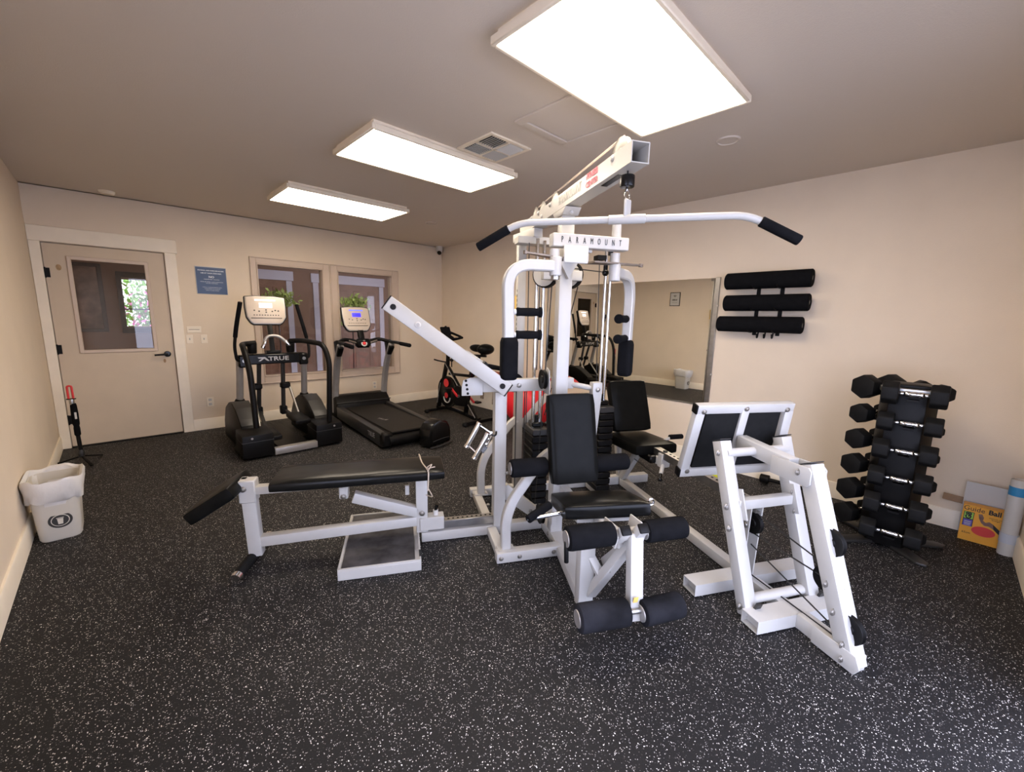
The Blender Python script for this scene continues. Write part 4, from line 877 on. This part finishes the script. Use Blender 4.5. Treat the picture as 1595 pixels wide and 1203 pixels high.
ha = thing('row_handle', 'chrome double-grip rowing handle hooked on the left post of the gym', 'handle', GO, GR)
A0, A1 = G(-.425, .40, .765), G(-.505, .40, .615); B0, B1 = G(-.375, .42, .70), G(-.46, .42, .545)
for a, c in ((A0, A1), (B0, B1)):
    dd = (c-a).normalized(); M().cyl(a, c, .0155, seg=20, bev=.002).cyl(a+dd*.0, a+dd*.012, .018, seg=20).cyl(c-dd*.012, c, .018, seg=20).build('grip', CHROME, ha)
M().tube(fillet([A0.lerp(A1, .08), A0.lerp(A1, .08)+Vector((.07, 0, -.05)), G(-.345, .40, .70)], .01), .006, 8).cyl(A0.lerp(A1, .9), B0.lerp(B1, .8), .006, seg=8).cyl(B0.lerp(B1, .1), G(-.345, .40, .69), .006, seg=8).build('link_rods', CHROME, ha)
M().tube(fillet([B0.lerp(B1, .75), G(-.39, .40, .585), G(-.35, .40, .68)], .02), .006, 8).sph(G(-.385, .41, .63), .014).sph(G(-.37, .40, .66), .013).box(G(-.40, .41, .60), (.035, .008, .05), (0, R(35), 0), bev=.003).build('swivel', CHROME, ha)
M().tube(fillet([G(-.35, .39, .69), G(-.335, .40, .675), G(-.32, .40, .685), G(-.315, .385, .70)], .01), .006, 8).build('hook', BGLOSS, ha)

# ------------------------------------------------------------------ elliptical
el = thing('elliptical_trainer', 'black and silver elliptical trainer with a pale lit console, left of the treadmill', 'elliptical', (-2.88, -1.0, 0))
for s in (-1, 1):
    X = s*.325
    b = M(); b.prism([(-.60, .02), (-.60, .245), (-.34, .27), (-.30, .10), (-.10, .02)], (X+s*.01, 0, 0), (0, 1, 0), UZ, .27, bev=.012); b.build('rear_housing', BPLAS, el)
    M().prism([(-.602, .175), (-.602, .182), (-.3, .20), (-.3, .193)], (X+s*.01, 0, 0), (0, 1, 0), UZ, .272).build('housing_seam', GREYP, el)
    side = [(-.40, .25), (-.30, .33), (-.15, .42), (.0, .47), (.15, .46), (.34, .38), (.46, .22), (.50, .02), (-.32, .02)]
    M().prism(side, (X+s*.02, 0, 0), (0, 1, 0), UZ, .17, bev=.02).build('side_shroud', BPLAS, el)
    top = [(-.36, .29), (-.29, .342), (-.15, .432), (0, .482), (0, .46), (-.14, .41), (-.28, .32)]
    M().prism(top, (X+s*.02, 0, 0), (0, 1, 0), UZ, .15, bev=.003).build('shroud_panel', GREYP, el)
    M().cyl((X, .14, .42), (X-s*.01, .03, .90), .033, seg=20).build('side_post', SILVER, el)
    M().lathe([(.045, 0), (.05, .01), (.04, .03), (.034, .035)], (X, .135, .45), (0, 0, 1)).build('post_collar', BPLAS, el)
    M().lathe([(.010, 0), (.010, .003), (.006, .003)], (X+s*.06, -.601, .215), (0, -1, 0), seg=14).build('screw_cap', SILVER, el)
    # fixed side rail
    if s < 0: pts = [(-.17, .0, 1.085), (-.30, -.06, 1.08), (-.335, -.30, 1.06), (-.32, -.42, .85), (-.31, -.45, .28)]
    else: pts = [(.17, .0, 1.10), (.26, -.12, 1.11), (.345, -.52, 1.09), (.37, -.60, .92), (.35, -.56, .26)]
    M().tube(fillet(pts, .16, 8), .027, 14).build('side_rail', BPLAS, el)
    # moving handle
    if s < 0: pts = [(-.31, -.02, .905), (-.355, -.06, .915), (-.365, -.05, 1.05), (-.345, -.10, 1.25), (-.31, -.20, 1.50)]
    else: pts = [(.30, .02, .895), (.36, .0, .905), (.375, .02, 1.03), (.35, .07, 1.22), (.315, .17, 1.50)]
    M().tube(fillet(pts, .10, 6), .015, 12).build('arm_bar', BPLAS, el)
    M().tube(fillet(pts, .10, 6)[-8:], .020, 12).build('arm_grip', FOAM, el)
    # drive arm down to the pedal link
    px = s*.135+(.045 if s > 0 else .0)*-1
    y0, y1 = (.02, .12) if s > 0 else (.05, .22)
    M().cyl((px, y0, .88), (px+.0, y1, .30), .022, seg=14).build('drive_arm', GREYP, el)
    M().box((px+.02*s, (y0+y1)/2, .60), (.10, .07, .07), bev=.015).build('arm_joint', BPLAS, el); M().box((px, y1, .31), (.07, .075, .10), bev=.012).build('arm_joint', BPLAS, el)
    pz = .28 if s > 0 else .17; py = -.26 if s > 0 else -.33
    M().beam((px+.01, y1, .30), (px+.05*s, py, pz-.04), .035, .04).build('pedal_link', GREYP, el)
    M().cyl((px+.06*s, (y0+y1)/2, .60), (px+.09*s, py+.12, pz), .013, seg=12).build('pull_rod', STEEL, el)
    M().pad((px+.04*s, py, pz), (.16, .36, .055), (R(4), 0, 0), r=.02).build('pedal', BPLAS, el)
M().beam((-.20, -.58, .05), (.20, -.58, .05), .07, .065, bev=.003).build('rear_bar', SILVER, el)
M().box((0, .0, .04), (.30, 1.0, .05), bev=.01).build('floor_frame', BPLAS, el)
M().box((0, .0, .915), (.60, .09, .11), bev=.012).box((-.29, 0, .90), (.10, .11, .13), bev=.015).box((.29, 0, .90), (.10, .11, .13), bev=.015).build('top_bar', BGLOSS, el)
for x in (-.29, .29): M().cyl((x, -.05, .905), (x, -.062, .905), .018).build('bar_cap', STEEL, el)
text('TRUE', .062, (.035, -.0475, .915), UU, UZ, SILVER, el, 'maker_lettering', sx=1.35, bold=.0015)
M().prism([(-.055, -.02), (-.035, -.02), (0, .005), (.03, -.02), (.05, -.02), (.01, .022), (-.06, .022), (-.05, .008), (-.02, .008)], (-.105, -.047, .915), UU, UZ, .002).build('maker_emblem', SILVER, el)
for x in (-.20, .17): M().lathe([(.035, 0), (.042, .01), (.046, .10), (.040, .10), (.036, .02), (.001, .02)], (x, .0, .975)).build('cup_holder', BPLAS, el)
M().beam((0, .02, .96), (.01, .13, 1.30), .045, .06).box((0, .01, .985), (.14, .10, .03), bev=.008).build('console_mast', BPLAS, el)
M().tube(fillet([(-.105, -.04, 1.04), (-.06, -.02, 1.16), (.06, -.02, 1.16), (.15, -.04, 1.06)], .05), .017, 14).build('pulse_grip', SILVER, el)
for a, c in (((-.11, -.042, 1.03), (-.080, -.035, 1.10)), ((.155, -.042, 1.05), (.115, -.032, 1.105))): M().cyl(a, c, .020, seg=14, bev=.004).build('pulse_sensor', CHROME, el)
def console(root, c, w_, h_, tilt, yaw, lit, nm='console'):
    Rt = Matrix.Rotation(yaw, 3, 'Z') @ Matrix.Rotation(tilt, 3, 'X')
    ux, uy, n = Rt @ UU, Rt @ UZ, Rt @ Vector((0, -1, 0)); c = Vector(c)
    poly = [(-.50, .47), (-.25, .5), (.25, .5), (.50, .46), (.51, .1), (.50, -.25), (.40, -.44), (.33, -.5), (-.33, -.5), (-.40, -.44), (-.49, -.25), (-.51, .1)]
    P2 = lambda k: [(a*w_*k, q*h_*k) for a, q in poly]
    M().prism(P2(1.08), c-n*.02, ux, uy, .05, bev=.012).build(nm+'_shell', BGLOSS, root)
    M().prism(P2(1.03), c+n*.002, ux, uy, .012, bev=.004).build(nm+'_rim', SILVER, root)
    fc = M().prism(P2(.98), c+n*.010, ux, uy, .008, bev=.003).build(nm+'_face', mat('console_face_'+root.name, (.52, .44, .36), .4, noise=.05, nscale=12), root)
    f = c+n*.0155
    M().beam(f-ux*.40*w_-uy*.30*h_, f+ux*.40*w_-uy*.30*h_, .002, .006, up=uy, bev=.0005).build('tray_slot', BGLOSS, root)
    M().beam(f-ux*.17*w_+uy*.165*h_, f+ux*.17*w_+uy*.165*h_, .002, .17*h_, up=uy, bev=.0005).build('screen', lit[0], root, 'lit screen')
    M().beam(f-ux*.27*w_+uy*.36*h_, f+ux*.27*w_+uy*.36*h_, .002, .05*h_, up=uy, bev=.0005).build('led_bar', lit[1], root)
    for k in range(10): M().beam(f+ux*(-.33+.07*k)*w_-uy*.19*h_, f+ux*(-.30+.07*k)*w_-uy*.19*h_, .002, .010, up=uy, bev=.0005).build('key', GREYP, root)
    for x, y in ((-.30, -.02), (-.18, -.05), (0, 0), (0, -.08), (.16, -.05), (.24, -.01), (.32, -.03)): M().beam(f+ux*(x-.02)*w_+uy*y*h_, f+ux*(x+.02)*w_+uy*y*h_, .002, .012, up=uy, bev=.0005).build('key', GREYP, root)
WHS = mat('screen_white', (.7, .68, .7), .4, emit=(1, .92, .95), estr=.9); BLS = mat('screen_blue', (.02, .02, .6), .4, emit=(.03, .02, .9), estr=1.3); BLS2 = mat('led_blue', (.1, .12, .6), .4, emit=(.12, .16, .85), estr=.8)
console(el, (-.012, .13, 1.43), .365, .30, R(-14), R(-6), (WHS, WHS))

# ------------------------------------------------------------------ treadmill
tm = thing('treadmill', 'black treadmill with silver uprights and a blue-lit console, under the windows', 'treadmill', (-1.765, -1.17, 0), R(-3.9))
dk = M().box((0, -.10, .115), (.60, 1.62, .10), bev=.01); dk.build('deck', BPLAS, tm)
M().pad((0, -.12, .168), (.52, 1.66, .03), r=.014).build('running_belt', mat('belt_rubber', (.014, .012, .010), .6, spec=.2, bump=.3, bscale=200, noise=.15, nscale=10), tm)
for s in (-1, 1):
    M().prism([(-.95, .03), (-.93, .165), (.55, .205), (.55, .06), (-.90, .02)], (s*.33, 0, 0), (0, 1, 0), UZ, .075, bev=.010).build('side_rail', GREYP, tm)
    pts = [(s*.335, .66, .10), (s*.335, .62, .45), (s*.335, .50, .78), (s*.335, .34, 1.02)]
    M().rtube(pts, .055, .085, up=(1, 0, 0), smooth=6, c=.02).build('upright', SILVER, tm)
    M().prism([(.30, .98), (.42, 1.08), (.52, 1.06), (.47, .90), (.42, .86)], (s*.335, 0, 0), (0, 1, 0), UZ, .07, bev=.018).build('upright_shoulder', BPLAS, tm)
    yend = -.16
    M().tube(fillet([(s*.335, .42, 1.045), (s*.345, .25, 1.05), (s*.36, yend, 1.03)], .05), .021, 14).build('handrail', BPLAS, tm)
    M().cyl((s*.352, .10, 1.04), (s*.36, yend, 1.03), .025, seg=16, bev=.008).build('handrail_grip', FOAM, tm)
    M().tube(fillet([(s*.33, .42, 1.05), (s*.24, .50, 1.085), (s*.10, .50, 1.06), (s*.05, .48, 1.02)], .07), .024, 14).build('front_bar', BPLAS, tm)
    M().cyl((s*.19, .475, 1.062), (s*.085, .475, 1.035), .017, seg=12).build('pulse_sensor', CHROME, tm)
M().prism([(.48, .14), (.50, .24), (.62, .33), (.85, .31), (.98, .18), (1.0, .03), (.5, .03)], (0, 0, 0), (0, 1, 0), UZ, .74, bev=.03).build('motor_hood', BPLAS, tm)
M().tube([(-.37+.0, .50, .245), (0, .49, .25), (.37, .50, .245)], .006, 8).build('hood_trim', GREYP, tm)
M().cyl((-.30, -.955, .09), (.30, -.955, .09), .055, seg=20).build('rear_roller', BPLAS, tm)
for s in (-.31, .31): M().box((s, -.93, .10), (.12, .10, .15), bev=.02).build('rear_end_cap', BPLAS, tm)
M().box((0, .48, 1.03), (.20, .09, .12), bev=.03).build('centre_pod', BPLAS, tm)
M().lathe([(.001, .012), (.020, .010), (.024, 0)], (-.0, .432, 1.03), (0, -1, .25)).build('stop_button', RED, tm, 'red stop button')
M().lathe([(.024, 0), (.040, .001), (.040, .004), (.026, .005)], (-.0, .436, 1.03), (0, -1, .25)).build('stop_button_ring', PLASW, tm)
M().beam((0, .52, 1.06), (0, .60, 1.25), .07, .06).build('console_mast', BPLAS, tm)
console(tm, (-.03, .60, 1.345), .345, .315, R(-16), R(2), (BLS, BLS2), 'console')
text('TRUE', .075, (-.3695, -.66, .105), (0, -1, .03), UZ, SILVER, tm, 'maker_lettering', sx=1.1, bold=.001)
text('TRUE', .055, (-.12, -.38, .1842), (.35, -.94, 0), (.94, .35, 0), SILVER, tm, 'belt_lettering', sx=1.2)
for x in (-.30, .30): M().cyl((x, -.78, 0), (x, -.78, .03), .022).build('levelling_foot', PLASW, tm)

# domed exercise step next to the treadmill
dv = thing('domed_step', 'small black domed plastic exercise base at the rear right end of the treadmill', 'exercise device', (-1.66, -2.30, 0), R(14))
prof = [(-.17, .015), (-.175, .13), (-.16, .20), (-.11, .262), (0, .292), (.11, .262), (.16, .20), (.175, .13), (.17, .015)]
M().prism(prof, (0, .02, 0), UU, UZ, .16, bev=.018).build('dome_shell', BGLOSS, dv)
M().prism([(a*.82, .03+q*.80) for a, q in prof], (0, -.062, 0), UU, UZ, .012, bev=.004).build('front_recess', BPLAS, dv)
M().tube([(-.17, -.075, .015), (-.08, -.10, .02), (.08, -.10, .02), (.17, -.075, .015)], .010, 8, 4).build('foot_strip', GREYP, dv)
M().tube([(-.13, -.072, .075), (0, -.08, .085), (.13, -.072, .075)], .005, 8, 4).build('rib', GREYP, dv)
M().cyl((-.16, .02, .12), (.19, .02, .12), .035, seg=16).build('side_knob', BPLAS, dv)

# ------------------------------------------------------------------ spin bike
bk = thing('spin_bike', 'black spin bike with red cranks and white-ringed flywheel in the back right corner', 'exercise bike', (-.72, -1.40, 0), R(0))
def fb(y, x0, x1, nm):
    M().beam((x0, y, .035), (x1, y, .035), .05, .04).build(nm, BPLAS, bk)
    for x in (x0, x1): M().box((x, y, .025), (.05, .07, .05), bev=.012).build('foot_pad', RUBHEX, bk)
fb(.48, -.19, .22, 'front_foot'); fb(-.50, -.24, .24, 'rear_foot')
b = M(); b.rtube([(0, .48, .05), (0, .2, .10), (0, -.1, .09), (0, -.5, .05)], .05, .05, up=(1, 0, 0), smooth=5)
b.beam((0, .46, .06), (0, .24, .74), .045, .05, up=(1, 0, 0)).beam((0, .24, .74), (0, -.46, .05), .035, .035, up=(1, 0, 0)).beam((0, .17, .60), (0, -.28, .62), .035, .045, up=(1, 0, 0)).beam((0, -.20, .08), (0, -.34, .70), .045, .05, up=(1, 0, 0))
b.build('frame', BGLOSS, bk)
M().beam((-.024, .24, .74), (-.024, -.44, .07), .006, .012, up=(1, 0, 0)).beam((-.026, .45, .14), (-.026, .36, .45), .004, .02, up=(1, 0, 0)).build('frame_stripe', SILVER, bk)
M().lathe([(.001, -.018), (.07, -.018), (.10, -.008), (.20, -.008), (.225, -.014), (.225, .014), (.20, .008), (.10, .008), (.07, .018), (.001, .018)], (-.02, .19, .34), UU, seg=40).build('flywheel', BGLOSS, bk)
M().tube([(-.036, .19+.075*math.cos(a), .26+.075*math.sin(a)) for a in [math.pi*(1+k/16) for k in range(17)]], .008, 8).build('flywheel_print', PLASW, bk)
M().lathe([(.001, .0), (.055, 0), (.06, -.006)], (-.042, .19, .47), UU, seg=24).lathe([(.001, .0), (.035, 0), (.04, -.006)], (-.042, .19, .29), UU, seg=24).build('red_badge', RED, bk)
M().prism([(-.14, -.13), (.10, -.15), (.20, -.05), (.20, .07), (.06, .14), (-.12, .12), (-.18, 0)], (-.045, -.14, .33), (0, 1, 0), UZ, .05, bev=.02).build('chain_guard', BPLAS, bk)
M().cyl((-.09, -.14, .33), (.09, -.14, .33), .02).build('crank_axle', STEEL, bk)
M().beam((-.095, -.14, .33), (-.095, .0, .42), .018, .032).build('crank', RED, bk, 'red crank'); M().beam((.085, -.14, .33), (.085, -.28, .24), .018, .032).build('crank', RED, bk, 'red crank')
for p in ((-.15, .0, .42), (.14, -.28, .24)): M().box(p, (.09, .10, .025), bev=.008).build('pedal', BPLAS, bk)
M().beam((0, .22, .66), (0, .19, 1.07), .04, .045, up=(1, 0, 0)).build('handlebar_post', BPLAS, bk)
hb_ = M(); hz_ = Vector((0, .04, .06))
for s in (-1, 1): hb_.tube(fillet([(s*.03, .10, 1.02), (s*.17, .05, 1.05), (s*.19, .22, 1.08), (s*.13, .36, 1.13), (s*.12, .40, 1.20)], .07), .017, 10)
hb_.tube([(-.17, .06, 1.05), (0, -.01, 1.04), (.17, .06, 1.05)], .017, 10, 5).box((0, .14, 1.06), (.10, .16, .05), (R(20), 0, 0), bev=.02).box((0, .22, 1.14), (.16, .03, .12), (R(-25), 0, 0), bev=.01)
hb_.build('handlebars', FOAM, bk).location = hz_
M().tube(fillet([(-.02, .22, .76), (-.10, .30, .78), (-.16, .32, .80)], .03), .010, 8).sph((.0, .12, .80), .026).cyl((0, .12, .70), (0, .12, .78), .008).build('brake_lever', BPLAS, bk)
M().cyl((.02, -.34, .62), (.02, -.47, .90), .020, seg=14).beam((.02, -.36, .90), (.02, -.60, .91), .03, .03).cyl((.02, -.52, .91), (.02, -.52, .97), .018).build('seat_post', BPLAS, bk)
M().sph((.03, -.58, .995), .14, (.85, .75, .50)).sph((.02, -.42, 1.0), .10, (.42, 1.5, .5)).build('saddle', VINYL, bk)

# sub-assemblies: the main mesh of each is the part, the rest its sub-parts
def promote(e, main, nm):
    m_ = [c for c in e.children if c.name.split('.')[0] == main][0]; par = e.parent
    for c in list(e.children): c.parent = par if c is m_ else m_
    bpy.data.objects.remove(e); m_.name = nm
for e, mn, nm in [(lb_, 'bar', 'lat_bar')]+[(o, 'arm_tube', 'pec_arm') for o in list(gym.children) if o.type == 'EMPTY' and o.name.startswith('pec_arm')]+[(s1, 'seat_support', 'seat_frame'), (le, 'support_frame', 'leg_extension_frame'), (lp, 'floor_beam', 'leg_press_frame')]:
    promote(e, mn, nm)
